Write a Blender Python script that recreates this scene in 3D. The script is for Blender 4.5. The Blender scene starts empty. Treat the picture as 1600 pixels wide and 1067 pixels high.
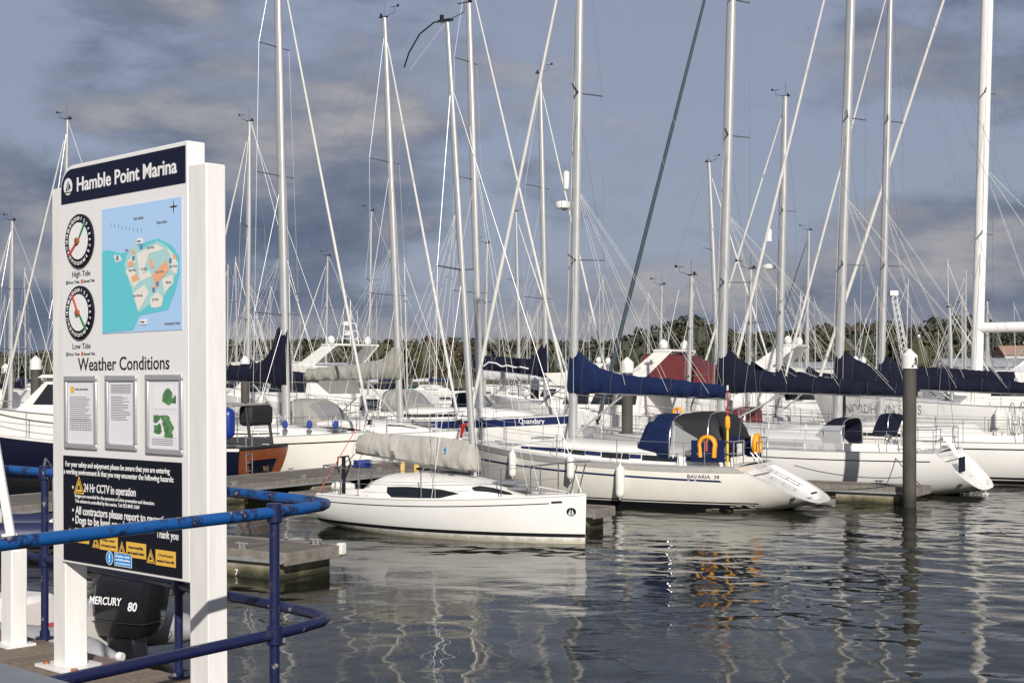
import bpy, math, random
import numpy as np
from mathutils import Vector, Matrix, noise as mnoise
R = math.radians
random.seed(7); rng = np.random.default_rng(7)
scene = bpy.context.scene
COL = scene.collection

# ------------------------------------------------------------------ camera, sky, sun, exposure
EYE = 3.4                      # metres above the water
cam_data = bpy.data.cameras.new('camera'); cam = bpy.data.objects.new('camera', cam_data); COL.objects.link(cam)
cam_data.lens = 50.0; cam_data.sensor_width = 36; cam_data.sensor_fit = 'HORIZONTAL'
cam_data.shift_y = 49.5 / 1600; cam_data.clip_start = .05; cam_data.clip_end = 6000
cam.location = (0, 0, EYE); cam.rotation_euler = (R(90), 0, 0)
scene.camera = cam

SUN_EL, SUN_DX, SUN_DY = 27.0, -.16, 1.0           # direction in which the light travels
world = bpy.data.worlds.new('World'); scene.world = world; world.use_nodes = True
wn, wl = world.node_tree.nodes, world.node_tree.links
wn.clear()
def N(nodes, typ, **kw):
    n = nodes.new(typ)
    for k, v in kw.items():
        if k.startswith('i_'): n.inputs[k[2:]].default_value = v
        else: setattr(n, k, v)
    return n
def ramp(nodes, stops, interp='LINEAR'):
    n = nodes.new('ShaderNodeValToRGB'); n.color_ramp.interpolation = interp
    el = n.color_ramp.elements
    while len(el) < len(stops): el.new(.5)
    for e, (p, c) in zip(el, stops):
        e.position = p; e.color = (c, c, c, 1) if not isinstance(c, (tuple, list)) else tuple(c) + (1,)
    return n
out = N(wn, 'ShaderNodeOutputWorld'); bg = N(wn, 'ShaderNodeBackground'); bg.inputs['Strength'].default_value = .1
sky = N(wn, 'ShaderNodeTexSky', sky_type='NISHITA', sun_disc=False, sun_elevation=R(SUN_EL),
        sun_rotation=math.atan2(-SUN_DX, -SUN_DY), air_density=1.0, dust_density=1.5, ozone_density=1.5)
tc = N(wn, 'ShaderNodeTexCoord')
mp = N(wn, 'ShaderNodeMapping'); mp.inputs['Location'].default_value = (19.748, 17.448, 2.904); mp.inputs['Scale'].default_value = (1, 1, 2.3)
wl.new(tc.outputs['Generated'], mp.inputs['Vector'])
up = N(wn, 'ShaderNodeVectorMath', operation='ADD'); up.inputs[1].default_value = (.03, -.02, .11); wl.new(mp.outputs[0], up.inputs[0])
cn = dict(i_Scale=4.2, i_Detail=10.0, i_Roughness=.57, i_Distortion=.12)
n1 = N(wn, 'ShaderNodeTexNoise', **cn); wl.new(mp.outputs[0], n1.inputs['Vector'])          # cloud density
n2 = N(wn, 'ShaderNodeTexNoise', **cn); wl.new(up.outputs[0], n2.inputs['Vector'])          # density a little higher up, for the lit tops
sep = N(wn, 'ShaderNodeSeparateXYZ'); wl.new(tc.outputs['Generated'], sep.inputs[0])
bias = ramp(wn, [(0, .115), (.10, .105), (.16, .02), (.24, .03), (.40, .10)]); wl.new(sep.outputs['Z'], bias.inputs[0])  # more cloud along the horizon's longer path; unseen cloud added overhead greys the water
sm = N(wn, 'ShaderNodeMath', operation='ADD'); wl.new(n1.outputs['Fac'], sm.inputs[0]); wl.new(bias.outputs[0], sm.inputs[1])
mask = ramp(wn, [(.47, 0), (.60, .90)], 'EASE'); wl.new(sm.outputs[0], mask.inputs[0])
df = N(wn, 'ShaderNodeMath', operation='SUBTRACT'); wl.new(n1.outputs['Fac'], df.inputs[0]); wl.new(n2.outputs['Fac'], df.inputs[1])
lit = N(wn, 'ShaderNodeMath', operation='MULTIPLY_ADD'); wl.new(df.outputs[0], lit.inputs[0]); lit.inputs[1].default_value = 3.6; lit.inputs[2].default_value = .42
shade = ramp(wn, [(.05, (.80, 1.10, 1.75)), (.45, (1.45, 1.70, 2.35)), (.95, (3.45, 3.38, 3.5))]); wl.new(lit.outputs[0], shade.inputs[0])
thin = N(wn, 'ShaderNodeMixRGB'); thin.inputs[0].default_value = .88; wl.new(sky.outputs[0], thin.inputs[1]); thin.inputs[2].default_value = (2.5, 2.8, 3.75, 1)  # high thin veil
mixs = N(wn, 'ShaderNodeMixRGB'); wl.new(mask.outputs[0], mixs.inputs[0]); wl.new(thin.outputs[0], mixs.inputs[1]); wl.new(shade.outputs[0], mixs.inputs[2])
wl.new(mixs.outputs[0], bg.inputs['Color']); wl.new(bg.outputs[0], out.inputs[0])

sd = bpy.data.lights.new('sun', 'SUN'); sd.energy = 4.3; sd.angle = R(.53); sd.color = (1, .945, .87)
sun = bpy.data.objects.new('sun', sd); COL.objects.link(sun)
hl = math.hypot(SUN_DX, SUN_DY)
sun.rotation_euler = Vector((SUN_DX / hl, SUN_DY / hl, -math.tan(R(SUN_EL)))).to_track_quat('-Z', 'Y').to_euler()
sun.location = (5, -20, 30)
scene.view_settings.view_transform = 'Standard'; scene.view_settings.look = 'None'
scene.view_settings.gamma = 1; scene.view_settings.exposure = .16; scene.view_settings.use_curve_mapping = False
scene.render.engine = 'CYCLES'
scene.cycles.use_denoising = True; scene.cycles.max_bounces = 6
scene.cycles.transparent_max_bounces = 12

# ------------------------------------------------------------------ materials
M = {}
def mat(name, color, rough=.5, metal=0, var=0, vscale=6, bump=0, bscale=30, spec=.5, coat=0, trans=0, alpha=1, rnd=0, stretch=None):
    m = bpy.data.materials.new(name); m.use_nodes = True
    nt = m.node_tree; p = nt.nodes['Principled BSDF']
    p.inputs['Base Color'].default_value = (*color, 1); p.inputs['Roughness'].default_value = rough
    p.inputs['Metallic'].default_value = metal; p.inputs['Specular IOR Level'].default_value = spec
    p.inputs['Coat Weight'].default_value = coat; p.inputs['Transmission Weight'].default_value = trans
    p.inputs['Alpha'].default_value = alpha
    t = N(nt.nodes, 'ShaderNodeTexCoord'); vec = t.outputs['Object']
    if stretch:
        mpn = N(nt.nodes, 'ShaderNodeMapping'); mpn.inputs['Scale'].default_value = stretch
        nt.links.new(vec, mpn.inputs[0]); vec = mpn.outputs[0]
    if var:
        n = N(nt.nodes, 'ShaderNodeTexNoise', i_Scale=vscale, i_Detail=6.0, i_Roughness=.6); nt.links.new(vec, n.inputs['Vector'])
        lo = tuple(c * (1 - var) for c in color); hi = tuple(min(1, c * (1 + var)) for c in color)
        r = ramp(nt.nodes, [(.3, lo), (.7, hi)]); nt.links.new(n.outputs['Fac'], r.inputs[0])
        src = r.outputs[0]
        if rnd:
            oi = N(nt.nodes, 'ShaderNodeObjectInfo'); mr = N(nt.nodes, 'ShaderNodeMapRange')
            mr.inputs['To Min'].default_value = 1 - rnd; mr.inputs['To Max'].default_value = 1 + rnd
            nt.links.new(oi.outputs['Random'], mr.inputs['Value'])
            hs = N(nt.nodes, 'ShaderNodeHueSaturation'); nt.links.new(src, hs.inputs['Color']); nt.links.new(mr.outputs[0], hs.inputs['Value'])
            src = hs.outputs[0]
        nt.links.new(src, p.inputs['Base Color'])
    if bump:
        n = N(nt.nodes, 'ShaderNodeTexNoise', i_Scale=bscale, i_Detail=5.0); nt.links.new(vec, n.inputs['Vector'])
        b = N(nt.nodes, 'ShaderNodeBump', i_Strength=bump, i_Distance=.02); nt.links.new(n.outputs['Fac'], b.inputs['Height'])
        nt.links.new(b.outputs[0], p.inputs['Normal'])
    M[name] = m; return m
mat('gelcoat', (.80, .79, .76), .2, var=.04, vscale=1.2, coat=.2)
mat('gelcoat_cream', (.77, .745, .68), .22, var=.05, vscale=1.0, coat=.2)
def stain(name):                       # yellow-brown scum line with runs just above the waterline
    nt = M[name].node_tree; p = nt.nodes['Principled BSDF']; src = p.inputs['Base Color'].links[0].from_socket
    g_ = nt.nodes.new('ShaderNodeNewGeometry'); mp_ = N(nt.nodes, 'ShaderNodeMapping'); mp_.inputs['Scale'].default_value = (5, 5, .6); nt.links.new(g_.outputs['Position'], mp_.inputs[0])
    n_ = N(nt.nodes, 'ShaderNodeTexNoise', i_Scale=1.0, i_Detail=6.0, i_Roughness=.65); nt.links.new(mp_.outputs[0], n_.inputs['Vector'])
    sp_ = nt.nodes.new('ShaderNodeSeparateXYZ'); nt.links.new(g_.outputs['Position'], sp_.inputs[0])
    a_ = N(nt.nodes, 'ShaderNodeMath', operation='MULTIPLY_ADD'); nt.links.new(n_.outputs['Fac'], a_.inputs[0]); a_.inputs[1].default_value = -.30; nt.links.new(sp_.outputs['Z'], a_.inputs[2])
    r_ = ramp(nt.nodes, [(0, .62), (.06, .16), (.22, 0)]); b_ = N(nt.nodes, 'ShaderNodeMath', operation='ADD'); nt.links.new(a_.outputs[0], b_.inputs[0]); b_.inputs[1].default_value = .10; nt.links.new(b_.outputs[0], r_.inputs[0])
    m_ = nt.nodes.new('ShaderNodeMixRGB'); m_.inputs[2].default_value = (.36, .30, .16, 1); nt.links.new(r_.outputs[0], m_.inputs[0]); nt.links.new(src, m_.inputs[1]); nt.links.new(m_.outputs[0], p.inputs['Base Color'])
stain('gelcoat'); stain('gelcoat_cream')
mat('deck_white', (.76, .74, .70), .45, var=.06, vscale=4)
mat('nonskid', (.62, .62, .60), .7, var=.08, vscale=5)
mat('teak_grey', (.25, .23, .21), .7, var=.25, vscale=8)
mat('teak_pale', (.36, .35, .33), .6, var=.1, vscale=8)
mat('black_stripe', (.012, .012, .016), .3)
mat('navy_stripe', (.012, .022, .09), .25)
mat('antifoul', (.018, .018, .022), .6, var=.3)
mat('spreader', (.16, .16, .165), .4, .5)
mat('alu', (.50, .50, .495), .33, .4, var=.06, vscale=3)
mat('alu_white', (.78, .77, .74), .3, var=.04, vscale=3)
mat('steel', (.62, .62, .62), .2, .9)
mat('wire', (.33, .33, .34), .35, .6)
mat('rope_white', (.68, .66, .60), .8, var=.15, vscale=40)
mat('rope_dark', (.05, .05, .06), .8)
mat('rope_red', (.55, .08, .06), .7)
mat('rope_blue', (.012, .045, .26), .7, var=.3, vscale=30)
mat('sail_white', (.62, .61, .575), .7, var=.08, vscale=5)
mat('sail_teal', (.045, .068, .088), .7, var=.1, vscale=5)
mat('canvas_navy', (.0055, .0075, .021), .85, spec=.25, var=.2, vscale=5, bump=.3, bscale=14)
mat('canvas_blue', (.005, .0135, .058), .85, spec=.25, var=.18, vscale=4, bump=.4, bscale=12)
mat('canvas_black', (.012, .012, .014), .7, var=.2)
mat('canvas_grey', (.40, .385, .35), .85, var=.1, vscale=4, bump=.5, bscale=7)
mat('canvas_stone', (.30, .29, .26), .85, var=.12, vscale=4, bump=.4, bscale=8)
mat('canvas_maroon', (.13, .018, .022), .75, var=.2, vscale=4)
mat('canvas_pale', (.55, .55, .56), .8, var=.1, vscale=4)
mat('glass_dark', (.012, .014, .018), .06, spec=.8)
mat('vinyl', (.55, .56, .57), .12, alpha=.6)
mat('vinyl_grey', (.30, .30, .31), .15, alpha=.75)
mat('rubber', (.02, .02, .02), .6)
mat('fender_white', (.74, .72, .66), .45, var=.08, vscale=6)
mat('fender_blue', (.008, .03, .22), .35)
mat('orange_yellow', (.85, .36, .02), .6, var=.08)
mat('orange', (.75, .13, .03), .6)
mat('red', (.55, .03, .03), .5)
mat('yellow', (.80, .52, .06), .6)
mat('varnish', (.30, .085, .03), .25, var=.3, vscale=5, coat=.5, stretch=(1, 1, 6))
mat('hull_navy', (.007, .009, .026), .2, coat=.2)
mat('hull_green', (.015, .06, .045), .3)
mat('hull_grey', (.25, .26, .28), .3)
mat('plank', (.155, .135, .115), .8, var=.35, vscale=6, bump=.4, bscale=25, rnd=.22, stretch=(1, 14, 4))
mat('plank_warm', (.20, .155, .115), .8, var=.35, vscale=5, bump=.5, bscale=20, rnd=.2, stretch=(1, 12, 4))
mat('timber_edge', (.20, .18, .155), .8, var=.3, vscale=5)
mat('galv', (.42, .43, .43), .5, .5, var=.15, vscale=8)
mat('pile_steel', (.07, .063, .055), .75, var=.3, vscale=4, stretch=(1, 1, .3), bump=.2)
mat('cap_white', (.74, .74, .72), .4)
mat('post_white', (.79, .775, .75), .32, var=.07, vscale=3, coat=.1, stretch=(6, 6, .8))
mat('panel_white', (.80, .79, .775), .3, coat=.1)
mat('sign_navy', (.006, .008, .027), .4, spec=.25)
mat('sign_black', (.006, .007, .014), .4, spec=.25)
mat('print_white', (.82, .82, .82), .4)
mat('print_dark', (.02, .02, .025), .5)
mat('print_grey', (.25, .25, .27), .6)
mat('print_red', (.60, .07, .04), .5)
mat('print_green', (.02, .22, .10), .5)
mat('map_sea', (.42, .62, .90), .4)
mat('map_teal', (.13, .58, .66), .4)
mat('map_road', (.40, .66, .66), .4)
mat('map_land', (.80, .77, .70), .4)
mat('map_orange', (.85, .42, .24), .4)
mat('map_slate', (.12, .22, .36), .4)
mat('frame_silver', (.55, .55, .54), .35, .5)
mat('paper', (.76, .76, .80), .5)
mat('paper_green', (.09, .22, .09), .6, var=.5, vscale=30)
mat('sign_yellow', (.80, .48, .08), .4)
mat('sign_blue', (.03, .30, .72), .4)
mat('outboard_black', (.011, .011, .013), .22, coat=.4)
mat('hypalon_grey', (.30, .30, .31), .45, var=.08)
mat('hypalon_navy', (.018, .022, .07), .5, var=.1)
mat('concrete', (.36, .33, .27), .85, var=.25, vscale=3, bump=.3, bscale=12)
mat('parapet_grey', (.22, .23, .25), .55, var=.12, vscale=8)
mat('roof_grey', (.34, .36, .38), .7, var=.1)
mat('roof_brick', (.32, .20, .15), .8, var=.15)
mat('wall_pale', (.55, .53, .48), .8, var=.1)
mat('pink', (.70, .22, .26), .6)
mat('gold', (.30, .20, .08), .5)
mat('post_yellow', (.62, .42, .13), .7, var=.2, vscale=6)

def rail_mat(name, c1, c2, p):
    m = mat(name, c1, .35); nt = m.node_tree; b = nt.nodes['Principled BSDF']
    t = nt.nodes.new('ShaderNodeTexCoord')
    n = N(nt.nodes, 'ShaderNodeTexNoise', i_Scale=8.0, i_Detail=10.0, i_Roughness=.72); nt.links.new(t.outputs['Object'], n.inputs['Vector'])
    r = ramp(nt.nodes, [(p, c1), (p + .025, c2)], 'LINEAR'); nt.links.new(n.outputs['Fac'], r.inputs[0])
    n2 = N(nt.nodes, 'ShaderNodeTexNoise', i_Scale=16.0, i_Detail=6.0, i_Roughness=.6); nt.links.new(t.outputs['Object'], n2.inputs['Vector'])
    r2 = ramp(nt.nodes, [(.64, 0), (.66, 1)]); nt.links.new(n2.outputs['Fac'], r2.inputs[0])
    mx = nt.nodes.new('ShaderNodeMixRGB'); mx.inputs[2].default_value = (.24, .22, .22, 1)
    nt.links.new(r2.outputs[0], mx.inputs[0]); nt.links.new(r.outputs[0], mx.inputs[1]); nt.links.new(mx.outputs[0], b.inputs['Base Color'])
    bp = N(nt.nodes, 'ShaderNodeBump', i_Strength=.35, i_Distance=.004); nt.links.new(n.outputs['Fac'], bp.inputs['Height']); nt.links.new(bp.outputs[0], b.inputs['Normal'])
rail_mat('rail_bright', (.008, .085, .30), (.013, .022, .07), .525)
rail_mat('rail_navy', (.011, .015, .06), (.025, .03, .07), .58)
m = M['concrete']

nt = M['pile_steel'].node_tree; p_ = nt.nodes['Principled BSDF']; src_ = p_.inputs['Base Color'].links[0].from_socket
g = nt.nodes.new('ShaderNodeNewGeometry'); s_ = nt.nodes.new('ShaderNodeSeparateXYZ'); nt.links.new(g.outputs['Position'], s_.inputs[0])
nn = N(nt.nodes, 'ShaderNodeTexNoise', i_Scale=5.0, i_Detail=6.0); nt.links.new(g.outputs['Position'], nn.inputs['Vector'])
ad = N(nt.nodes, 'ShaderNodeMath', operation='MULTIPLY_ADD'); nt.links.new(nn.outputs['Fac'], ad.inputs[0]); ad.inputs[1].default_value = -.35; nt.links.new(s_.outputs['Z'], ad.inputs[2])
rr = ramp(nt.nodes, [(.0, .9), (.35, .0)]); nt.links.new(ad.outputs[0], rr.inputs[0])
mx_ = nt.nodes.new('ShaderNodeMixRGB'); mx_.inputs[2].default_value = (.018, .022, .012, 1); nt.links.new(rr.outputs[0], mx_.inputs[0]); nt.links.new(src_, mx_.inputs[1]); nt.links.new(mx_.outputs[0], p_.inputs['Base Color'])
# pontoon float: concrete that is green and dark where the water wets it
m = mat('float_concrete', (.34, .31, .24), .85, bump=.3, bscale=9); nt = m.node_tree; b = nt.nodes['Principled BSDF']
g = nt.nodes.new('ShaderNodeNewGeometry'); s_ = nt.nodes.new('ShaderNodeSeparateXYZ'); nt.links.new(g.outputs['Position'], s_.inputs[0])
nn = N(nt.nodes, 'ShaderNodeTexNoise', i_Scale=3.0, i_Detail=6.0); nt.links.new(g.outputs['Position'], nn.inputs['Vector'])
ad = N(nt.nodes, 'ShaderNodeMath', operation='MULTIPLY_ADD'); nt.links.new(nn.outputs['Fac'], ad.inputs[0]); ad.inputs[1].default_value = .25; nt.links.new(s_.outputs['Z'], ad.inputs[2])
rr = ramp(nt.nodes, [(.16, (.03, .03, .018)), (.24, (.13, .12, .06)), (.36, (.36, .33, .27))]); nt.links.new(ad.outputs[0], rr.inputs[0]); nt.links.new(rr.outputs[0], b.inputs['Base Color'])

# water body
m = mat('water', (.013, .014, .008), .02, spec=.25); nt = m.node_tree; b = nt.nodes['Principled BSDF']; b.inputs['IOR'].default_value = 1.33
g = nt.nodes.new('ShaderNodeNewGeometry'); mpn = N(nt.nodes, 'ShaderNodeMapping'); mpn.inputs['Scale'].default_value = (1.1, 3.2, 1); mpn.inputs['Rotation'].default_value = (0, 0, R(24))
nt.links.new(g.outputs['Position'], mpn.inputs[0])
nn = N(nt.nodes, 'ShaderNodeTexNoise', i_Scale=2.6, i_Detail=4.0, i_Roughness=.55, i_Distortion=.4); nt.links.new(mpn.outputs[0], nn.inputs['Vector'])
pn2 = N(nt.nodes, 'ShaderNodeTexNoise', i_Scale=.16, i_Detail=3.0, i_Roughness=.6); nt.links.new(g.outputs['Position'], pn2.inputs['Vector'])      # cat's paws: wind ruffles some patches only
pr2 = ramp(nt.nodes, [(.42, .02), (.62, .30)]); nt.links.new(pn2.outputs['Fac'], pr2.inputs[0])
bp = N(nt.nodes, 'ShaderNodeBump', i_Distance=.02); nt.links.new(pr2.outputs[0], bp.inputs['Strength']); nt.links.new(nn.outputs['Fac'], bp.inputs['Height']); nt.links.new(bp.outputs[0], b.inputs['Normal'])

# foliage: hue varies leaf clump by leaf clump through a colour attribute
m = mat('foliage', (.05, .07, .03), .7); nt = m.node_tree; b = nt.nodes['Principled BSDF']
at = N(nt.nodes, 'ShaderNodeAttribute', attribute_name='hue')
rr = ramp(nt.nodes, [(0, (.030, .038, .017)), (.45, (.052, .053, .023)), (.75, (.078, .062, .028)), (1, (.10, .064, .032))])
nt.links.new(at.outputs['Fac'], rr.inputs[0]); nt.links.new(rr.outputs[0], b.inputs['Base Color'])
mat('bank', (.09, .085, .045), .9, var=.4, vscale=.2)
mat('trunk', (.10, .08, .06), .9)

# ------------------------------------------------------------------ mesh helpers
class MB:
    def __init__(s): s.v = []; s.f = []
    def add(s, vs, fs):
        o = len(s.v); s.v += [tuple(v) for v in vs]; s.f += [tuple(i + o for i in f) for f in fs]; return s
    def box(s, c, d, rz=0, taper=1):
        x, y, z = c; a, b_, h = d[0] / 2, d[1] / 2, d[2] / 2; cs, sn = math.cos(rz), math.sin(rz); vs = []
        for k, t in ((-h, 1), (h, taper)):
            for i, j in ((-a, -b_), (a, -b_), (a, b_), (-a, b_)):
                i *= t; j *= t; vs.append((x + i * cs - j * sn, y + i * sn + j * cs, z + k))
        return s.add(vs, [(3, 2, 1, 0), (4, 5, 6, 7), (0, 1, 5, 4), (1, 2, 6, 5), (2, 3, 7, 6), (3, 0, 4, 7)])
    def loft(s, rings, cap=True, closed=True):
        n = len(rings[0]); vs = [p for r in rings for p in r]; fs = []
        for i in range(len(rings) - 1):
            for j in range(n if closed else n - 1):
                k = (j + 1) % n; fs.append((i * n + j, i * n + k, (i + 1) * n + k, (i + 1) * n + j))
        if cap: fs.append(tuple(range(n))[::-1]); fs.append(tuple((len(rings) - 1) * n + j for j in range(n)))
        return s.add(vs, fs)
    def tube(s, pts, r, n=6, closed=False, ry=None):
        P = [Vector(p) for p in pts]; rings = []; up = None; m = len(P)
        for i, p in enumerate(P):
            d = ((P[(i + 1) % m] - P[i - 1]) if closed else (P[min(i + 1, m - 1)] - P[max(i - 1, 0)])).normalized()
            if up is None: up = Vector((0, 0, 1)) if abs(d.z) < .9 else Vector((1, 0, 0))
            a = d.cross(up).normalized(); up = a.cross(d).normalized()
            ri = r[i] if isinstance(r, (list, tuple)) else r; q = ri if ry is None else ry
            rings.append([p + a * (ri * math.cos(2 * math.pi * k / n)) + up * (q * math.sin(2 * math.pi * k / n)) for k in range(n)])
        if closed: rings.append(rings[0])
        return s.loft(rings, cap=not closed)
    def prism(s, poly, y0, y1, ax='y'):            # poly in (x, z) extruded along y, or (x, y) along z
        n = len(poly)
        f = (lambda p, h: (p[0], h, p[1])) if ax == 'y' else (lambda p, h: (p[0], p[1], h))
        vs = [f(p, y0) for p in poly] + [f(p, y1) for p in poly]
        return s.add(vs, [tuple(range(n)), tuple(range(2 * n - 1, n - 1, -1))] + [(i, n + i, n + (i + 1) % n, (i + 1) % n) for i in range(n)])
    def lathe(s, prof, c=(0, 0, 0), n=14, axis='z'):
        rings = []
        for r, h in prof:
            ring = []
            for k in range(n):
                a = 2 * math.pi * k / n; p = (r * math.cos(a), r * math.sin(a), h)
                if axis == 'x': p = (h, p[0], p[1])
                if axis == 'y': p = (p[0], h, p[1])
                ring.append((c[0] + p[0], c[1] + p[1], c[2] + p[2]))
            rings.append(ring)
        return s.loft(rings)
    def grid(s, rows):
        n = len(rows[0]); vs = [p for r in rows for p in r]
        return s.add(vs, [(i * n + j, i * n + j + 1, (i + 1) * n + j + 1, (i + 1) * n + j) for i in range(len(rows) - 1) for j in range(n - 1)])
    def mesh(s, name, m, smooth=True, sharp=35):
        me = bpy.data.meshes.new(name); me.from_pydata(s.v, [], s.f); me.validate()
        if m: me.materials.append(M[m])
        if smooth:
            me.polygons.foreach_set('use_smooth', [True] * len(me.polygons)); me.set_sharp_from_angle(angle=R(sharp))
        return me
    def build(s, name, m, parent=None, smooth=True, sharp=35, bevel=0):
        o = bpy.data.objects.new(name, s.mesh(name, m, smooth, sharp)); COL.objects.link(o)
        if parent: o.parent = parent
        if bevel:
            b = o.modifiers.new('bevel', 'BEVEL'); b.width = bevel; b.segments = 2; b.limit_method = 'ANGLE'
        return o
def thing(name, label, cat, loc=(0, 0, 0), rz=0, group=None):
    o = bpy.data.objects.new(name, None); COL.objects.link(o); o.location = loc; o.rotation_euler = (0, 0, rz)
    o.empty_display_size = .2
    return tag(o, label, cat, group)
def tag(o, label=None, cat=None, group=None, kind=None):
    if label: o['label'] = label
    if cat: o['category'] = cat
    if group: o['group'] = group
    if kind: o['kind'] = kind
    return o
def copy_tree(o, parent=None):
    c = o.copy(); COL.objects.link(c)
    if parent: c.parent = parent
    for ch in list(o.children): copy_tree(ch, c)
    return c
def wpt(root, p):
    return Matrix.Translation(root.location) @ root.rotation_euler.to_matrix().to_4x4() @ Vector(p)
def ip(x, tab):
    if x <= tab[0][0]: return tab[0][1]
    for (a, u), (b_, v) in zip(tab, tab[1:]):
        if x <= b_:
            k = (x - a) / (b_ - a); return u + (v - u) * k
    return tab[-1][1]
def text_mesh(body, size, width=None, weight=0.0, extrude=.0008, align='LEFT', shear=0, spacing=1):
    cu = bpy.data.curves.new('lettering', 'FONT'); cu.body = body; cu.size = size; cu.extrude = extrude; cu.offset = weight * size
    cu.align_x = 'LEFT'; cu.resolution_u = 3; cu.shear = shear; cu.space_character = spacing
    ob = bpy.data.objects.new('lettering', cu); me = bpy.data.meshes.new_from_object(ob); bpy.data.objects.remove(ob); bpy.data.curves.remove(cu)
    n = len(me.vertices); co = np.empty(n * 3); me.vertices.foreach_get('co', co); co = co.reshape(-1, 3)
    w = co[:, 0].max() - co[:, 0].min(); co[:, 0] -= co[:, 0].min()
    if width: co[:, 0] *= width / w; w = width
    if align == 'CENTER': co[:, 0] -= w / 2
    return me, co
def lettering(parent, body, x, z, size, m, y=0, width=None, weight=.0, align='LEFT', name='lettering', shear=0):
    me, co = text_mesh(body, size, width, weight, align=align, shear=shear)   # flat letters on a face that looks along -y
    co = np.stack([co[:, 0] + x, y - co[:, 2], co[:, 1] + z], 1)
    me.vertices.foreach_set('co', co.ravel()); me.materials.clear(); me.materials.append(M[m]); me.update()
    o = bpy.data.objects.new(name, me); COL.objects.link(o); o.parent = parent; return o

# ------------------------------------------------------------------ water, land, wood
def axis_pts(lo, hi, step, far_lo, far_hi, g=1.16):
    a = list(np.arange(lo, hi + 1e-6, step)); d = step; x = hi
    while x < far_hi: d *= g; x += d; a.append(x)
    d = step; x = lo; pre = []
    while x > far_lo: d *= g; x -= d; pre.append(x)
    return np.array(pre[::-1] + a)
xs = axis_pts(-8, 19, .06, -2500, 2500); ys = axis_pts(13.5, 44, .06, -300, 3000)
GX, GY = np.meshgrid(xs, ys)
sx = np.gradient(xs)[None, :]; sy = np.gradient(ys)[:, None]
Z = np.zeros_like(GX)
lf = .5 + .5 * np.sin(GX * .31 + 1.3 * np.sin(GY * .17 + .5) + .6) * np.sin(GY * .23 + .9 * np.sin(GX * .21) + 2.0)     # ruffled and calm patches
nearf = np.clip((GY - 17) / 12, 0, 1)
amp = (.3 + .8 * lf) * (.6 + .8 * nearf)
for k in range(56):
    lam = float(np.exp(rng.uniform(np.log(.22), np.log(2.2)))); th = rng.normal(R(74), R(40)); ph = rng.uniform(0, 6.28)
    a = .00122 * lam ** .95
    kx, ky = 2 * math.pi / lam * math.cos(th), 2 * math.pi / lam * math.sin(th)
    damp = np.exp(-((np.maximum(sx * abs(math.cos(th)), sy * abs(math.sin(th))) / lam * 3.4) ** 2))
    Z += a * np.sin(kx * GX + ky * GY + ph + .8 * np.sin(GX * .4 + ph)) * damp * (amp if lam < 1.4 else .8)
ny, nx = GX.shape
me = bpy.data.meshes.new('water')
idx = np.arange(nx * ny).reshape(ny, nx)
quads = np.stack([idx[:-1, :-1], idx[:-1, 1:], idx[1:, 1:], idx[1:, :-1]], -1).reshape(-1, 4)
me.vertices.add(nx * ny); me.vertices.foreach_set('co', np.stack([GX, GY, Z], -1).ravel())
me.loops.add(quads.size); me.loops.foreach_set('vertex_index', quads.ravel())
me.polygons.add(len(quads)); me.polygons.foreach_set('loop_start', np.arange(0, quads.size, 4)); me.polygons.foreach_set('loop_total', np.full(len(quads), 4))
me.update(); me.polygons.foreach_set('use_smooth', [True] * len(quads)); me.materials.append(M['water'])
o = bpy.data.objects.new('water', me); COL.objects.link(o); tag(o, 'dark rippled harbour water', kind='structure')
mb = MB(); mb.box((0, 1300, -6), (7000, 4000, .2)); tag(mb.build('seabed', 'bank'), 'harbour bed under the water', kind='structure')

# far bank: a low shore that rises behind the marina
SHORE = 330
mb = MB(); rows = []
for x in np.linspace(-700, 700, 80):
    w = 8 * mnoise.noise(Vector((x * .01, 3, 0)))
    rows.append([(x, SHORE + w, -1.5), (x, SHORE + 4 + w, .5), (x, SHORE + 16 + w, 1.8), (x, SHORE + 60, 4 + 2 * mnoise.noise(Vector((x * .006, 0, 0)))), (x, SHORE + 260, 8), (x, SHORE + 700, 6)])
tag(mb.grid(rows).build('far_bank', 'bank'), 'low far bank across the river', kind='structure')
def skyline(px):              # height of the wood above the water, along the bank
    return ip(px, [(-300, 8), (0, 7.2), (110, 7.5), (360, 10), (480, 10.5), (640, 10.4), (780, 10.8), (900, 10), (960, 10.5), (1040, 14.2), (1085, 15.4), (1130, 12.6), (1190, 11.8), (1260, 12.5), (1320, 14.5), (1390, 14.4), (1430, 13.4), (1470, 16.8), (1520, 15), (1600, 13), (1900, 12)])
lv, lf_, lh = [], [], []
def leaf(p, s, hue, d):
    n = (d.normalized() + Vector((0, 0, .35)) + Vector(rng.normal(size=3)) * .38).normalized(); a = n.orthogonal().normalized(); b_ = n.cross(a); o0 = len(lv)
    k = rng.uniform(.6, 1.3)
    for i, j in ((-1, -.6), (.9, -.7), (1.1, .6), (-.7, .8)): lv.append(tuple(p + a * (i * s) + b_ * (j * s * k)))
    lf_.append((o0, o0 + 1, o0 + 2, o0 + 3)); lh.append(hue)
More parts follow.
